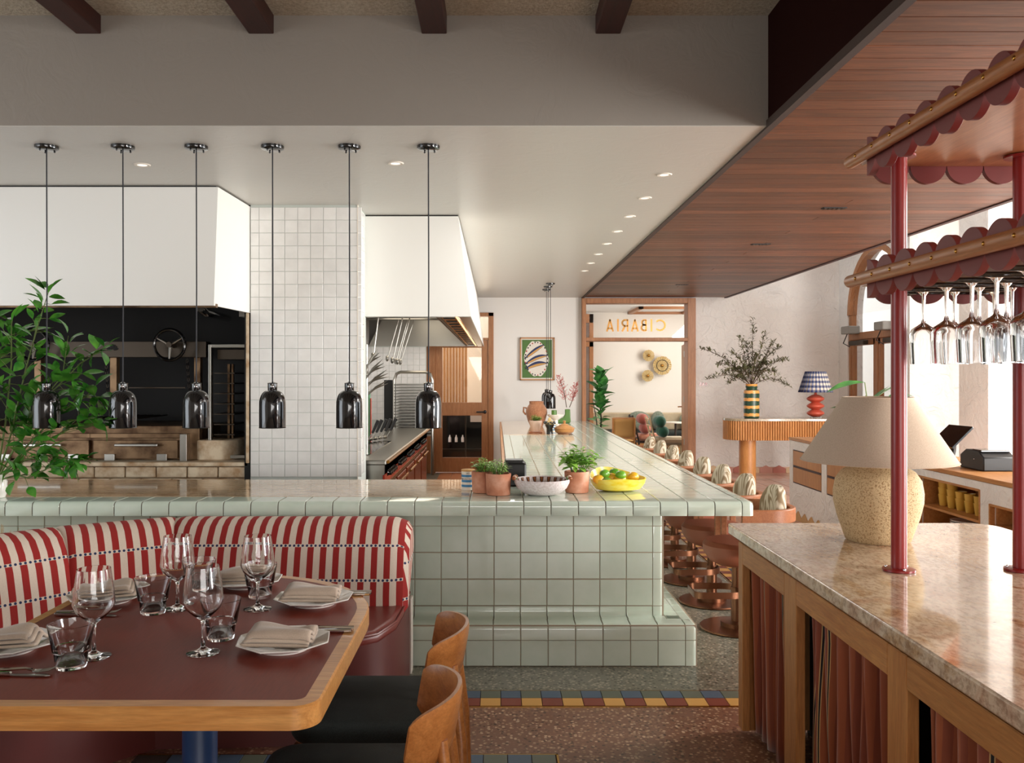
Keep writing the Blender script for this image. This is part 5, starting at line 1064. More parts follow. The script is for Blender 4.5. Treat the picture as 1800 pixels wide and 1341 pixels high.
# ---------------------------------------------------------------- dining chairs
def chair(cx, cy, label):
    t = thing('dining_chair', label, 'chair', (cx, cy, 0), 0, 'oak dining chairs at the table')
    def back(u, v_, s_):
        a = math.radians(-57+114*u); e = abs(u-.5)*2
        rad = .225+s_*.013*(1-.6*e**8); sp_ = 1+.0*v_; top = .752-.008*e*e; bot = .585+.02*e**4
        h_ = (top-bot); k_ = 1-e**12*.3; zc = (top+bot)/2-.01*e; z = zc+(v_-.5)*h_*k_
        rad += (v_-.5)*.02
        th = s_*(.0 if v_ in (0, 1) else 0)
        bulge = 1-.55*abs(2*v_-1)**6; rad = .242+(v_-.5)*.03+s_*.012*bulge*(1-.6*e**8)
        return (-.125+rad*math.cos(a), rad*math.sin(a), z)
    mb = MB(); nu, nv = 40, 10
    mb.grid(lambda u, v_: back(u, v_, 1), nu, nv); mb.grid(lambda u, v_: back(1-u, v_, -1), nu, nv); o2 = (nu+1)*(nv+1)
    for i in range(nu):
        a = i*(nv+1)+nv; b = o2+(nu-i)*(nv+1)+nv; mb.f.append((a, b, b-nv-1, a+nv+1)); a = i*(nv+1); b = o2+(nu-i)*(nv+1); mb.f.append((a, a+nv+1, b-nv-1, b))
    for j in range(nv): a = j; b = o2+nu*(nv+1)+j; mb.f.append((a, b, b+1, a+1)); a = nu*(nv+1)+j; b = o2+j; mb.f.append((a, a+1, b+1, b))
    mb.build('backrest', 'chair_oak', t, world=False, smooth=50)
    seat = rr(-.43, .06, -.235, .235, (.09, .10, .10, .09), 6); mb = MB(); L = len(seat)
    for k_, z in ((.97, .40), (1, .415), (1, .445), (.97, .462), (.85, .472), (.5, .478)): z += .026; mb.v += [(-.185+(a+.185)*k_, b*k_, z) for a, b in seat]
    for q_ in range(5):
        for i in range(L): j = (i+1) % L; mb.f.append((q_*L+i, q_*L+j, (q_+1)*L+j, (q_+1)*L+i))
    mb.f.append(tuple(range(5*L, 6*L))); mb.f.append(tuple(reversed(range(L)))); mb.build('seat', 'charcoal', t, world=False, smooth=60)
    MB().prism([(a*.97, b*.97) for a, b in seat], .39, .43).build('seat_frame', 'chair_oak', t, world=False, bevel=.006)
    for s_ in (-1, 1):
        MB().tube([(.135, s_*.15, 0), (.115, s_*.13, .40), (.09, s_*.115, .64)], [.013, .021, .015], 12).build('leg', 'chair_oak', t, world=False)
        MB().tube([(-.42, s_*.225, 0), (-.39, s_*.205, .42)], [.013, .02], 12).build('leg', 'chair_oak', t, world=False)
    return t
ch = chair(-.232, 2.39, 'oak dining chair nearest the camera, curved back, dark wool seat')
dup(ch, (-.232, 2.98, 0), None, 'oak dining chair farther back, between the near chair and the tiled bar')
# ---------------------------------------------------------------- table settings
ZTb = .7508
def plate(cx, cy, lab, rz):
    t = thing('dinner_plate', 'white octagonal plate '+lab, 'plate', (cx, cy, ZTb), rz)
    mb = MB(); n = 64
    prof_ = [(0, .004), (.055, .004), (.07, 0), (.078, 0), (.082, .006), (.108, .014), (.139, .026), (.141, .029), (.138, .030), (.109, .019), (.085, .011), (.0, .009)]
    for i in range(n):
        a = 2*PI*i/n; o = 1/ max(math.cos(((a+PI/8) % (PI/4))-PI/8), .9); 
        for r_, z in prof_: k_ = 1+(o-1.03)*.9*min(1, max(0, (r_-.08)/.05)); mb.v.append((r_*k_*math.cos(a), r_*k_*math.sin(a), z))
    k = len(prof_)
    for i in range(n):
        j = (i+1) % n
        for q_ in range(k-1): mb.f.append((i*k+q_, j*k+q_, j*k+q_+1, i*k+q_+1))
    mb.build('body', 'ceramic', t, world=False); return t
def napkin(cx, cy, lab, rz, w_=.22, d_=.13):
    t = thing('linen_napkin', 'folded beige linen napkin '+lab, 'napkin', (cx, cy, ZTb+.012), rz); ph = R.uniform(0, 6)
    for ly in range(3):
        def f(u, v_):
            x = (u-.5)*w_*(1-.03*ly)+.008*math.sin(ph+ly); y = (v_-.5)*d_*(1-.08*ly)-.004*ly
            z = .004+ly*.017+.012*math.sin(5*u+ph+2*v_)*v_+.007*math.sin(9*v_+ph)*u+.02*v_*(1-v_)*math.sin(2.5*u+ph)**2
            z -= .012*max(0, abs(v_-.5)*2-.8)/.2*ly*.5+.008*max(0, abs(u-.5)*2-.85)/.15*ly*.4
            return (x, y, z+.010)
        MB().grid(f, 22, 14).build('fold', 'linen', t, world=False, smooth=80, solid=.008, ) 
    return t
def wrap_round(o): pass
def wineglass(name, cx, cy, z, lab, grp, s_=1.0, flip=False, H=.262):
    t = thing(name, lab, 'glass', (cx, cy, z), 0, grp)
    if not flip: prof_ = [(0, 0), (.048, 0), (.049, .002), (.046, .004), (.02, .009), (.007, .018), (.005, .05), (.005, .085), (.009, .10), (.03, .115), (.052, .137), (.060, .158), (.056, .20), (.047, .262), (.0455, .262), (.054, .20), (.0575, .158), (.050, .139), (.028, .118), (.006, .106), (0, .104)]
    else: prof_ = [(0, 0), (.036, 0), (.037, -.002), (.018, -.007), (.0065, -.02), (.005, -.10), (.009, -.118), (.022, -.128), (.040, -.14), (.048, -.158), (.0475, -.20), (.044, -.265), (.0428, -.265), (.0460, -.20), (.0462, -.158), (.038, -.142), (.02, -.131), (.006, -.122), (0, -.121)]
    MB().lathe([(r_*s_, q_*s_) for r_, q_ in prof_], 40).build('bowl_and_stem', 'glass', t, world=False, smooth=60); return t
def tumbler(cx, cy, lab):
    t = thing('water_tumbler', 'ribbed clear water tumbler '+lab, 'glass', (cx, cy, ZTb), 0, 'water tumblers on the dining table'); mb = MB(); n = 48
    pr2 = [(0, .001), (.040, 0), (.042, .004), (.046, .045), (.050, .047), (.0635, .125), (.0625, .126), (.048, .05), (.044, .046), (.039, .012), (0, .012)]
    for i in range(n):
        a = 2*PI*i/n; rb = 1+.008*(1 if i % 2 else -1)
        for q_, (r_, z) in enumerate(pr2): mb.v.append((r_*(rb if 6 <= q_ <= 7 or 2 < q_ < 5 else 1)*math.cos(a), r_*(rb if 2 < q_ < 5 else 1)*math.sin(a), z))
    k = len(pr2)
    for i in range(n):
        j = (i+1) % n
        for q_ in range(k-1): mb.f.append((i*k+q_, j*k+q_, j*k+q_+1, i*k+q_+1))
    mb.build('body', 'glass', t, world=False, smooth=50); return t
def cutlery(cx, cy, rz, lab, green=False):
    t = thing('table_knife', 'steel table knife '+lab, 'knife', (cx, cy, ZTb), rz, 'knives on the dining table')
    MB().prism([(0, -.007), (.10, -.008), (.112, -.002), (.10, .006), (0, .005)], .003, .005).build('blade', 'steel', t, world=False, smooth=0)
    MB().rbox(-.11, .0, -.008, .008, .0, .012, .004).build('handle', 'chrome' , t, world=False)
    t2 = thing('table_fork', 'steel table fork '+lab, 'fork', (cx, cy+.022, ZTb), rz+.04, 'forks on the dining table')
    MB().tube([(-.11, .0, .006), (-.04, 0, .010), (.03, 0, .014), (.055, 0, .008)], [.008, .005, .004, .005], 8).build('handle', 'chrome', t2, world=False)
    MB().prism([(.05, -.006), (.06, -.012), (.07, -.012), (.07, .012), (.06, .012), (.05, .006)], .006, .009).build('head', 'steel', t2, world=False, smooth=0)
    for k in range(4): MB().tube([(.07, -.0105+.007*k, .0075), (.10, -.0105+.007*k, .012), (.112, -.0105+.007*k, .018)], [.002, .002, .0008], 5).build('tine', 'steel', t2, world=False)
P5 = [(499, 1127, 2.69, .15, 'at the near right of the table'), (552, 1051, 3.215, 0, 'at the far right of the table'), (432, 1019, 3.49, .1, 'at the back of the table'), (190, 1049, 3.25, .6, 'at the back left of the table'), (13, 1132, 2.665, .2, 'at the left frame edge')]
for x, y, D, rz, lab in P5:
    cx = (x-HX)*D/F; plate(cx, D, lab, rz); napkin(cx-.008, D-.005, 'on the plate '+lab, {499: -.05, 552: .0, 432: .15, 190: .25, 13: .12}[x], .205, .12)
for x, y, rz, lab in ((560, 1112, PI, 'right of the near right plate'), (600, 1047, PI, 'right of the second right plate'), (150, 1083, 0, 'lying before the back left plate'), (20, 1188, 0, 'lying at the left front edge')):
    D = F*(EYE-ZTb)/(y-HY); cutlery((x-HX)*D/F, D, rz+(.05 if rz else -.05), lab)
for x, y, lab in ((165, 1154, 'at the left, beside the near tumbler'), (357, 1147, 'frontmost, in the middle of the table'), (312, 1070, 'behind, between the back left tumbler and middle'), (453, 1070, 'at the back beside the rear plate')):
    D = F*(EYE-ZTb)/(y-HY); wineglass('wine_glass', (x-HX)*D/F, D, ZTb, 'stemmed wine glass standing '+lab, 'wine glasses on the dining table')
for x, y, lab in ((125, 1172, 'nearest, at the left'), (388, 1122, 'beside the frontmost wine glass'), (269, 1077, 'behind, left of centre'), (457, 1049, 'at the back right behind a wine glass'), (350, 1040, 'at the back centre')):
    D = F*(EYE-ZTb)/(y-HY); tumbler((x-HX)*D/F, D, lab)
#ISLAND
# ---------------------------------------------------------------- service island with gantry
XI = 1.061; isl = thing('service_island', 'service island with polished granite top, oak frame and rust velvet curtains', 'counter', (1.6, 2.5, 0))
MB().prism(rr(XI, 2.26, .9, 4.03, (.01, .01, .12, .02), 5), .862, .91).build('stone_top', 'island_marble', isl, smooth=30, bevel=.006)
MB().box(XI+.035, 2.2, .95, 3.97, .845, .863).build('shadow_gap', 'soot', isl, smooth=0)
XF = XI+.022
def rail(y0, y1, z0, z1, nm_, mt, x0=XF, x1=XF+.035): return MB().rbox(x0, x1, y0, y1, z0, z1, .003).build(nm_, mt, isl, smooth=0)
posts = [(3.86, 3.925), (3.17, 3.30), (2.315, 2.43), (1.50, 1.61), (.95, 1.0)]
for (a, b) in posts: rail(a, b, .02, .845, 'post', 'oak_z')
for (a, b), (c_, d_) in zip(posts, posts[1:]): rail(d_, a, .755, .845, 'top_rail', 'oak_y')
MB().box(XF+.3, XF+.32, .95, 3.9, .0, .84).build('inner_panel', 'soot', isl, smooth=0); MB().box(XF+.034, 2.2, 3.87, 3.922, .02, .844).build('end_panel', 'oak_z', isl, smooth=0); MB().box(2.15, 2.2, .95, 3.9, .02, .845).build('rear_panel', 'oak_y', isl, smooth=0)
for (a, b), (c_, d_) in zip(posts, posts[1:]):
    w_ = a-d_; ph = a*7
    def cf(u, v_):
        y = a-.02-u*(w_-.04); fo = math.sin(u*w_*72+ph+1.5*math.sin(u*9))*.028*(.7+.3*v_)+.01*math.sin(u*w_*31+ph*2+2*(1-v_))
        return (XF+.065+fo-(0 if v_ > .1 else 0), y+.008*math.sin(6*v_+u*20), .03+.74*v_)
    tg = MB().grid(cf, 120, 8, lambda u, v_: (u*w_*1.6+.01*math.sin(5*v_)+ph*.013, v_)); cu_ = tg.build('curtain', 'velvet', isl, smooth=80, solid=.002)
    MB().cyl((XF+.065, d_, .775), (XF+.065, a, .775), .006, 8).build('curtain_rod', 'brass', isl)
ga = thing('glass_gantry', 'red pole gantry with maroon scalloped shelves above the island', 'shelf', (1.6, 3.0, .911))
for i, x in enumerate((1.396, 1.82)):
    p = MB().cyl((x, 3.04, .911), (x, 3.04, 2.35), .0262, 28).build('pole', 'red_pole', ga)
    for z in (.911, 2.342): MB().lathe([(0, 0), (.054, 0), (.054, .007), (.035, .010), (0, .010)], 32, (x, 3.04, z)).build('flange', 'red_pole', p)
    for k in range(3): MB().ball((x+.042*math.cos(k*2.1+.5), 3.04+.042*math.sin(k*2.1+.5), .921), .005, n=8, k=6).build('screw', 'chrome', p)
def shelfunit(zc, zb, tag_):
    MB().rbox(1.335, 2.35, 1.0, 3.205, zb, zb+.022, .002).build('board', 'veneer', ga, smooth=0)
    nmx = MB().tube([(1.280, .9, zc), (1.280, 3.17, zc)], .0225, 20).ball((1.280, 3.17, zc), .0225, .0225, .0225, 20, 10).build('dowel_rail', 'dowel', ga)
    dm = MB().lathe([(0, 0), (.0665, 0), (.0675, .001), (.0675, .024), (.0665, .025), (0, .025)], 40).xf(Matrix.Rotation(PI/2, 4, 'Y')); dmm = dm.mesh('disc', M['disc']); dmm.materials.append(M['disc_edge'])
    for p in dmm.polygons: p.material_index = 0 if abs(p.normal.x) > .7 else 1
    for k in range(15):
        y = 2.95-.135*k; inst('disc', dmm, ga, (1.304-1.6, y-3.0, zc-.911))
    hd = [(math.sin(math.radians(a))*.0675, math.cos(math.radians(a))*.0675) for a in range(0, 181, 9)]
    hm = MB().prism([(3.085-p, q_) for p, q_ in hd], 0, .025, 'x').mesh('disc', M['disc']); inst('half_disc', hm, ga, (1.304-1.6, -3.0, zc-.911))
    scm = MB().ball((0, 0, 0), .004, .0065, .0065, 12, 8).mesh('screw', M['brass'])
    for k in range(16): inst('brass_screw', scm, ga, (1.2577-1.6, 3.075-.135*k-3.0, zc-.911))
    hb = [(math.cos(math.radians(a))*.0665, -math.sin(math.radians(a))*.0665) for a in range(0, 181, 9)]
    hbm = MB().prism(hb, 0, .02, 'y').mesh('scallop', M['disc_edge'], 30)
    for k in range(7): inst('scallop', hbm, ga, (1.445+k*.135-1.6, 3.207-3.0, zb+.004-.911))
shelfunit(2.358, 2.352, 'upper'); shelfunit(1.927, 1.912, 'lower')
for i, d in enumerate((3.225, 3.07, 2.91, 2.765, 2.61, 2.455, 2.3)):
    for e in (-.028, .028):
        MB().tube([(1.42, d+e, 1.912), (1.42, d+e, 1.893), (1.435, d+e, 1.888), (2.3, d+e, 1.888)], .0055, 8).build('rack_rod', 'black', ga)
rown = ['farthest row', 'second row from back', 'middle row', 'fourth row from back', 'nearest row']
for r_, d in enumerate((3.15, 2.99, 2.83, 2.69, 2.53)):
    for k in range(5 if r_ < 2 else 4):
        x = 1.535+.112*k
        if abs(x-1.82) < .09 and r_ == 0 : x += .03
        wineglass('hanging_wine_glass', x, d, 1.893, 'upside-down hanging wine glass, '+['leftmost', 'second from left', 'third from left', 'fourth from left', 'fifth from left'][k]+' in the '+rown[r_], 'wine glasses hanging in the gantry rack', 1.0, True)
# table lamp on the island
lx, ly = 1.566, 3.60; z0 = .9105; tl = thing('table_lamp', 'large table lamp with rough speckled clay jar base and beige linen shade', 'lamp', (lx, ly, z0))
MB().lathe([(0, 0), (.118, 0), (.126, .006), (.134, .03), (.158, .10), (.172, .16), (.1735, .20), (.165, .25), (.142, .285), (.116, .30), (.109, .31), (.108, .318), (.118, .325), (.121, .335), (.117, .343), (.104, .346), (.095, .34), (0, .335)], 56, (lx, ly, z0)).build('jar_base', 'jar', tl)
MB().cyl((lx, ly, z0+.335), (lx, ly, z0+.40), .012, 12).build('stem', 'chrome', tl); MB().lathe([(0, .338), (.035, .338), (.035, .346), (0, .348)], 20, (lx, ly, z0)).build('neck_plate', 'chrome', tl)
zs0, zs1 = 1.238-z0, 1.497-z0
MB().lathe([(.299, zs0), (.301, zs0), (.136, zs1), (.134, zs1)], 64, (lx, ly, z0), True).build('lamp_shade', 'shade', tl, smooth=40)
for zz, rr_ in ((zs0, .3005), (zs1, .1355)): MB().tube([(lx+rr_*math.cos(2*PI*i/48), ly+rr_*math.sin(2*PI*i/48), z0+zz) for i in range(48)], .003, 6, True).build('shade_trim', 'shade', tl)
MB().ball((lx, ly, z0+.45), .035, .035, .045, 14, 10).build('bulb', 'lamp_in', tl)
for k in range(3): a = k*2.09; MB().tube([(lx, ly, z0+.40), (lx+.134*math.cos(a), ly+.134*math.sin(a), z0+zs1-.004)], .002, 5).build('spider_arm', 'chrome', tl)
#RIGHTSIDE
# ---------------------------------------------------------------- fluted console
cy_ = 12.0; cn = thing('fluted_console', 'curved console with stone top and fluted oak apron on a round leg', 'console', (3.9, cy_, 0))
cx0, cx1 = px(1281, 0, cy_)[0], px(1530, 0, cy_)[0]
olc = rr(cx0, cx1, cy_-.0, cy_+.55, .27, 10)
MB().prism(olc, .965, 1.0).build('stone_top', 'far_marble', cn, smooth=30, bevel=.004)
MB().prism([(3.9+(a-3.9)*.975, 12.27+(b-12.27)*.94) for a, b in olc], .70, .965).build('apron_core', 'oak_z', cn, smooth=30)
per = []; P0 = [(3.9+(a-3.9)*.983, 12.27+(b-12.27)*.96) for a, b in olc]; P0.append(P0[0]); acc = 0; step = .034
for a, b in zip(P0, P0[1:]):
    L = math.hypot(b[0]-a[0], b[1]-a[1]); 
    while acc < L: per.append((a[0]+(b[0]-a[0])*acc/L, a[1]+(b[1]-a[1])*acc/L)); acc += step
    acc -= L
flm = MB().cyl((0, 0, 0), (0, 0, .26), .0145, 10).mesh('flute', M['oak_z'])
for a, b in per:
    if b < 12.35: inst('flute', flm, cn, (a-3.9, b-cy_, .705))
lgx = px(1317.5, 0, 12.15)[0]; MB().cyl((lgx, 12.25, 0), (lgx, 12.25, .70), .115, 28).build('leg', 'oak_z', cn); MB().cyl((cx1-.3, 12.25, 0), (cx1-.3, 12.25, .70), .115, 28).build('leg', 'oak_z', cn)
vx2 = px(1321, 0, 12.2)[0]; t = thing('banded_vase', 'tall green and orange banded ceramic vase on the console', 'vase', (vx2, 12.2, 1.0))
MB().lathe([(0, 0), (.09, 0), (.105, .012), (.107, .03), (.107, .36), (.10, .39), (.075, .40), (.075, .42), (.082, .43), (.082, .445), (.075, .45), (.08, .46), (.082, .475), (.07, .475), (.068, .41), (0, .38)], 36).build('body', 'bandvase', t, world=False)
OLB = ['tallest, pointing straight up', 'upright, just left of the tallest', 'upright, just right of the tallest', 'longest, reaching far left', 'left-hand, at mid height', 'low left, its tip by the BAR lettering', 'upper right one', 'right-hand, at mid height', 'drooping lowest on the right', 'short, right of centre', 'short upper left one', 'upper, between the left and tallest ones', 'lower right of centre', 'arching low left', 'short central one', 'short, left of centre', 'upper, right of the tallest', 'lowest short one on the left']
ob = Vector((vx2, 12.2, 1.44)); olm = leaf_mesh('leaf', M['olive'], .062, .020, .1, .2, 3); ov_ = [v_.co.copy() for v_ in olm.vertices]; of_ = [tuple(p.vertices) for p in olm.polygons]
for i, (x, y) in enumerate(((1324, 562), (1300, 590), (1345, 585), (1229, 612), (1260, 640), (1240, 668), (1372, 610), (1384, 632), (1389, 680), (1350, 640), (1285, 620), (1312, 600), (1365, 655), (1270, 655), (1330, 625), (1296, 650), (1360, 600), (1278, 675))):
    D = 12.2+R.uniform(-.25, .2); e = Vector(px(x, y, D)); mid = ob.lerp(e, .5)+Vector((0, 0, .12 if y > 600 else .02)); t = thing('olive_branch', 'dry olive branch in the banded vase, '+OLB[i], 'branch', ob, 0, 'dry olive branches in the banded vase'); br = MB(); pts = [ob, ob.lerp(mid, .55)+Vector((0, 0, .02)), mid, mid.lerp(e, .55)+Vector((0, 0, .02)), e]
    br.tube(pts, [.005, .004, .004, .003, .001], 5); lv = MB()
    for s_ in range(120):
        u = .18+.82*s_/119; q_ = u*4; j = min(3, int(q_)); p = pts[j].lerp(pts[j+1], q_-j); off = Vector((R.uniform(-1, 1), R.uniform(-1, 1), R.uniform(-.6, 1)))*.09*(1-u*.5); d = Vector((R.uniform(-1, 1), R.uniform(-1, 1), R.uniform(-.2, 1))).normalized()
        if s_ % 5 == 0: br.tube([p, p+off], .0018, 3)
        mt = Matrix.Translation(p+off*R.random()) @ d.to_track_quat('Y', 'Z').to_matrix().to_4x4() @ Matrix.Scale(R.uniform(.7, 1.2), 4); lv.add([mt @ c_ for c_ in ov_], of_)
    br.build('twig', 'twig', t, kind='stuff'); lv.build('leaves', 'olive', t, kind='stuff', smooth=0)
# small checked lamp
lx2 = px(1433.5, 0, 12.2)[0]; t = thing('ripple_lamp', 'small lamp with rippled red base and blue checked pleated shade', 'lamp', (lx2, 12.2, 1.0))
rp = [(0, .015)]
for i in range(37):
    u = i/36; rp.append((.052+.066*abs(math.sin(PI*u*3.0))**1.1*(1 if 0 < u < 1 else .3), .02+u*.30))
MB().lathe(rp+[(.02, .33), (.015, .36), (0, .36)], 40).build('base', 'red_lamp', t, world=False, smooth=60); MB().lathe([(0, 0), (.075, 0), (.075, .018), (0, .018)], 28).build('foot', 'glass', t, world=False)
mb = MB(); mb.uv = {}; n = 104
for i in range(n+1):
    a = 2*PI*i/n; k_ = 1+.03*(1 if i % 4 < 2 else -1)
    for v_ in range(5): q_ = v_/4; r_ = (.225-.09*q_)*k_; mb.v.append((r_*math.cos(a), r_*math.sin(a), .36+.29*q_)); mb.uv[len(mb.v)-1] = (i/n, q_)
for i in range(n):
    for v_ in range(4): a = i*5+v_; mb.f.append((a, a+5, a+6, a+1))
mb.build('lamp_shade', 'check', t, world=False, smooth=80, solid=.003)
# leaves of a plant by the arch
bp_ = thing('broadleaf_plant', 'broad-leaved green plant by the arched door behind the lamp', 'plant', (px(1540, 0, 10.6)[0], 10.6, 0)); pm = leaf_mesh('leaf', M['leaf_fig'], .34, .14, .25, .25, 6); X = px(1540, 0, 10.6)[0]
MB().lathe([(0, 0), (.16, 0), (.2, .3), (.2, .34), (.17, .34), (0, .3)], 24, (X, 10.6, 0)).build('pot', 'terracotta', bp_)
for i, (x, y, dx, dz, s_) in enumerate(((1520, 672, -1, -.05, 1.3), (1522, 695, -.3, -.8, .5), (1540, 700, 1, .8, 1.2), (1500, 720, -1, .3, .8), (1530, 715, .6, 1, 1.0), (1560, 700, 1, .3, 1.1))):
    p = px(x, y, 10.6); MB().tube([(X, 10.6, .3), ((X+p[0])/2, 10.6, (p[2]+.3)/2+.1), p], [.01, .008, .005], 6).build('stalk', 'stem', bp_); vary_leaf(pm, bp_, p, (dx, .2, dz), s_, .3 if i % 2 else -.3)
# arched glass door in the right wall
ad = struct(MB().box(5.63, 5.72, 13.92, 14.0, 0, 2.55).box(5.63, 5.72, 12.0, 12.08, 0, 2.55).box(5.63, 5.72, 12.95, 13.05, 0, 2.17).box(5.6, 5.74, 12.08, 13.92, 2.15, 2.26).build('door_3', 'frame_oak', smooth=0, bevel=.005))
ao = [(yc+ra*math.cos(PI*i/20), zr+ra*math.sin(PI*i/20)) for i in range(21)]; ai = [(yc+(ra-.09)*math.cos(PI*i/20), zr+(ra-.09)*math.sin(PI*i/20)) for i in range(21)]
mb = MB()
for i in range(20): mb.prism([ao[i], ao[i+1], ai[i+1], ai[i]], 5.60, 5.72, 'x')
mb.build('arch_frame', 'frame_oak', ad, smooth=0); 
for a, b in ((12.08, 12.95), (13.05, 13.92)):
    MB().box(5.67, 5.675, a, b, .05, 2.15).build('pane', 'pane', ad, smooth=0); MB().box(5.64, 5.70, a, a+.07, .02, 2.15).box(5.64, 5.70, b-.07, b, .02, 2.15).box(5.64, 5.70, a, b, 2.06, 2.15).box(5.64, 5.70, a, b, .02, .2).build('leaf_frame', 'frame_oak', ad, smooth=0, bevel=.004)
MB().prism(ai, 5.66, 5.665, 'x').build('fanlight_pane', 'pane', ad, smooth=0)
struct(MB().box(7.0, 7.1, 12.05, 18, 0, 5).build('wall_outside', plain('sunlit_wall', (246, 242, 234), .8), smooth=0))
for i, y in enumerate((13.75, 12.55)):
    t = thing('door_closer', 'grey door sensor box on the arched door head, '+['left', 'right'][i]+' one', 'sensor', (5.5, y, 2.3)); MB().rbox(5.42, 5.6, y-.25, y+.05, 2.24, 2.36, .01).build('body', plain('sensor_grey', (140, 138, 132), .5), t); MB().rbox(5.5, 5.58, y-.6, y-.05, 2.06, 2.13, .01).build('arm', 'dark_steel', t); MB().tube([(5.5, y, 2.24), (5.46, y+.05, 2.1), (5.5, y-.1, 2.04)], .008, 6).build('cable', 'black_matte', t)
# ---------------------------------------------------------------- plaster service station
XS = 3.30; zt = .90; ss = thing('service_station', 'white plaster service station with oak top, drawers and open niches', 'cabinet', (3.6, 7.5, 0))
def front(y0, y1, z0, z1): return (XS, XS+.05, y0, y1, z0, z1)
Y0, Y1 = 4.9, 9.87
opn = [(8.90, 9.76, .40, .77), (7.90, 8.76, .40, .77), (7.05, 7.76, .33, .80), (5.99, 6.86, .33, .80), (5.0, 5.86, .38, .72)]
mb = MB(); edges = [Y1]; y = Y1
for (a, b, z0, z1) in opn:
    mb.box(XS, XS+.04, b, y, 0, .865); mb.box(XS, XS+.04, a, b, 0, z0); mb.box(XS, XS+.04, a, b, z1, .865); y = a
mb.box(XS, XS+.04, Y0, y, 0, .865); mb.box(XS+.04, XS+.55, Y1-.04, Y1, 0, .865); mb.box(XS+.04, XS+.55, Y0, Y0+.04, 0, .865); mb.box(XS+.5, XS+.55, Y0, Y1, 0, .865)
mb.build('plaster_body', 'stucco', ss, smooth=0)
MB().rbox(XS-.01, XS+.62, Y0-.01, Y1+.01, .868, .90, .004).build('worktop', 'oak_y', ss, smooth=0)
for i, (a, b, z0, z1) in enumerate(opn):
    if i < 2:
        zm = (z0+z1)/2; fr_ = MB().box(XS+.005, XS+.03, a, b, z0, z1).build('drawer_recess', 'beam', ss, smooth=0)
        for q0, q1 in ((z0+.012, zm-.012), (zm+.012, z1-.012)): d = MB().rbox(XS-.002, XS+.03, a+.012, b-.012, q0, q1, .004).build('drawer', 'oak_z', ss, smooth=0)
    else:
        MB().box(XS+.04, XS+.45, a, a+.015, z0, z1).box(XS+.04, XS+.45, b-.015, b, z0, z1).box(XS+.04, XS+.45, a, b, z0, z0+.015).box(XS+.04, XS+.45, a, b, z1-.015, z1).box(XS+.44, XS+.455, a, b, z0, z1).box(XS-.003, XS+.03, a-.012, a+.004, z0-.01, z1+.01).box(XS-.003, XS+.03, b-.004, b+.012, z0-.01, z1+.01).box(XS-.003, XS+.03, a, b, z1-.004, z1+.012).build('niche_lining', 'oak_y', ss, smooth=0)
        MB().box(XS+.01, XS+.44, a+.015, b-.015, .575, .592).build('niche_shelf', 'oak_y', ss, smooth=0)
zz = []
zg = MB().prism([(-.1, 0), (.1, 0), (.1, .04), (0, .11), (-.1, .04)], -.012, 0, 'x').mesh('skirting_tile', plain('tan_skirting', (202, 160, 110), .6, 0, .08), 0)
for k in range(24): inst('skirting_tile', zg, ss, (XS-3.6-.001, Y1-.1-k*.2-7.5, 0))
# cups and plates in niche
cup = None
for k in range(6):
    y = 6.72-k*.125; n_st = (3, 3, 2, 2, 2, 1)[k]
    for q_ in range(n_st):
        t = thing('amber_cup', 'amber glass cup, '+['bottom', 'middle', 'top'][q_]+' of the '+ordn[k]+' stack from the left in the lit niche', 'cup', (XS+.13, y, .593+q_*.05), 0, 'amber cups in the niche')
        MB().lathe([(.028, 0), (.03, .004), (.040, .085), (.042, .09), (.038, .09), (.028, .01), (0, .008), (0, 0)], 18, closed=False).build('body', 'amber_cup', t, world=False)
pm2 = MB().lathe([(0, 0), (.06, 0), (.11, .010), (.112, .014), (.06, .006), (0, .005)], 28).mesh('side_plate', M['ceramic'])
for st_i, (y, n_) in enumerate(((6.45, 11), (6.2, 8))):
    for q_ in range(n_):
        o = bpy.data.objects.new('side_plate', pm2); C.objects.link(o); o.location = (XS+.16, y, .346+q_*.0165+(0)); tag(o, 'white side plate in the '+['taller', 'shorter'][st_i]+' niche stack, '+['bottom one', 'second from bottom', 'third from bottom', 'fourth from bottom', 'fifth from bottom', 'sixth from bottom', 'seventh from bottom', 'eighth from bottom', 'ninth from bottom', 'second from top', 'topmost'][q_ if q_ < n_-1 else 10], 'plate', 'side plates stacked in the niche')
for k in range(3):
    t = thing('small_glass', 'small clear glass in the right-hand niche, '+ordn[k]+' from the left', 'glass', (XS+.12, 5.42-k*.08, .396), 0); MB().lathe([(0, 0), (.026, 0), (.03, .11), (.028, .11), (.024, .006), (0, .006)], 20).build('body', 'glass', t, world=False)
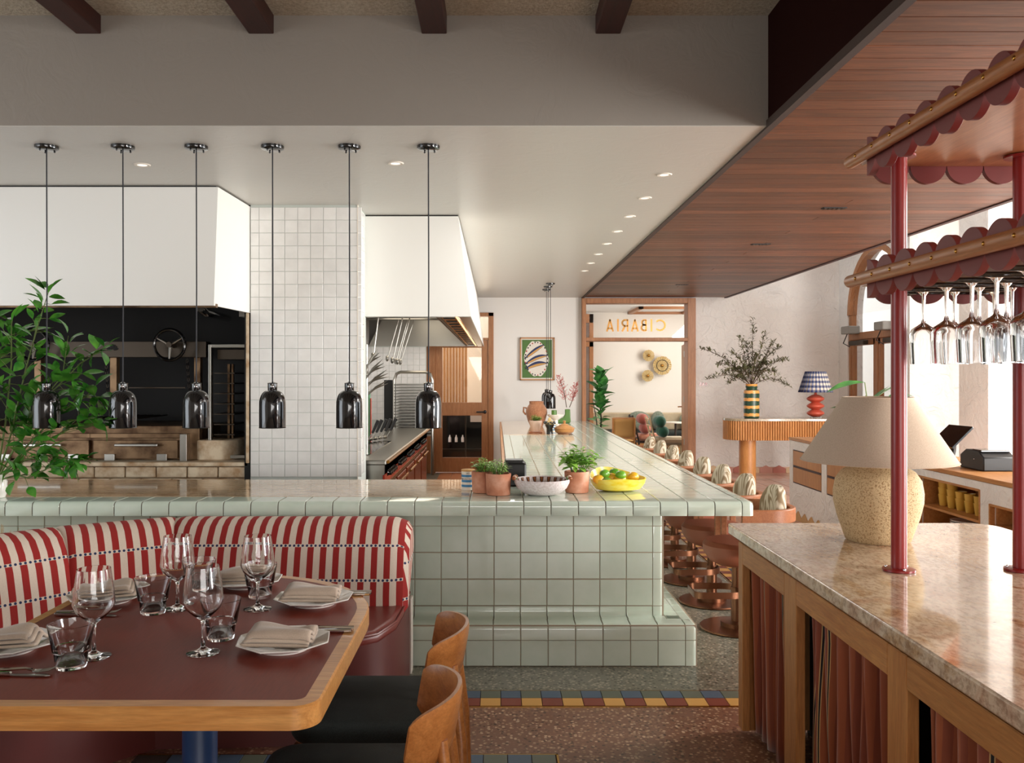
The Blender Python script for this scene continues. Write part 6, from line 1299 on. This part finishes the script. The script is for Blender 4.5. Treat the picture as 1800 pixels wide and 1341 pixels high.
# POS terminal, printer, wooden tray
pt = thing('pos_terminal', 'black tilted touch-screen till on the service station', 'till', (XS+.35, 6.9, .90)); q4 = [Vector(px(1643, 775, 6.95)), Vector(px(1675, 790, 6.7)), Vector(px(1712, 753, 6.75)), Vector(px(1670, 749, 7.0))]; nn_ = (q4[1]-q4[0]).cross(q4[3]-q4[0]).normalized()*.02
MB().add([tuple(v_) for v_ in q4]+[tuple(v_+nn_) for v_ in q4], [(3, 2, 1, 0), (4, 5, 6, 7), (0, 1, 5, 4), (1, 2, 6, 5), (2, 3, 7, 6), (3, 0, 4, 7)]).build('screen', 'screen', pt, smooth=0, bevel=.004)
pc_ = (q4[0]+q4[1]+q4[2]+q4[3])/4; MB().rbox(pc_.x-.09, pc_.x+.07, 6.78, 6.98, .901, .915, .005).build('foot', 'black_matte', pt); MB().tube([(pc_.x, 6.9, .91), (pc_.x+.02, 6.9, 1.0), tuple(pc_-Vector((0, 0, .02)))], .03, 10).build('neck', 'black_matte', pt)
pp = thing('receipt_printer', 'black wedge receipt printer beside the till', 'printer', (XS+.33, 6.42, .90)); 
MB().prism([(6.28, .901), (6.60, .901), (6.60, 1.0), (6.52, 1.045), (6.36, 1.045), (6.28, 1.0)], XS+.19, XS+.42, 'x').build('body', 'black_matte', pp, bevel=.008); MB().rbox(XS+.2, XS+.41, 6.33, 6.45, 1.035, 1.05, .004).build('lid', 'black', pp); MB().ball((XS+.187, 6.4, .98), .004, n=8, k=6).build('button', 'chrome', pp)
tw_ = thing('wooden_tray', 'dark carved wooden bowl at the right end of the service station', 'bowl', (XS+.32, 5.55, .90)); mb = MB(); rg_ = [(.0, 0), (.10, 0), (.19, .05), (.215, .085), (.205, .088), (.18, .055), (.09, .02), (0, .018)]; n = 40
for i in range(n):
    a = 2*PI*i/n; sq = 1/max(abs(math.cos(a)), abs(math.sin(a)))**.35
    for r_, z in rg_: mb.v.append((r_*.75*sq*math.cos(a), r_*1.15*sq*math.sin(a), z+.001))
for i in range(n):
    for q_ in range(7): a = i*8+q_; b = ((i+1) % n)*8+q_; mb.f.append((a, b, b+1, a+1))
mb.build('body', wood('walnut', (70, 44, 32), (96, 64, 46), 'y', 1, .5), tw_, world=False)
sc_ = bpy.context.scene; sc_.cycles.max_bounces = 12; sc_.cycles.transmission_bounces = 12; sc_.cycles.transparent_max_bounces = 16; sc_.cycles.caustics_reflective = False; sc_.cycles.caustics_refractive = False; sc_.cycles.sample_clamp_indirect = 6; sc_.cycles.use_denoising = True
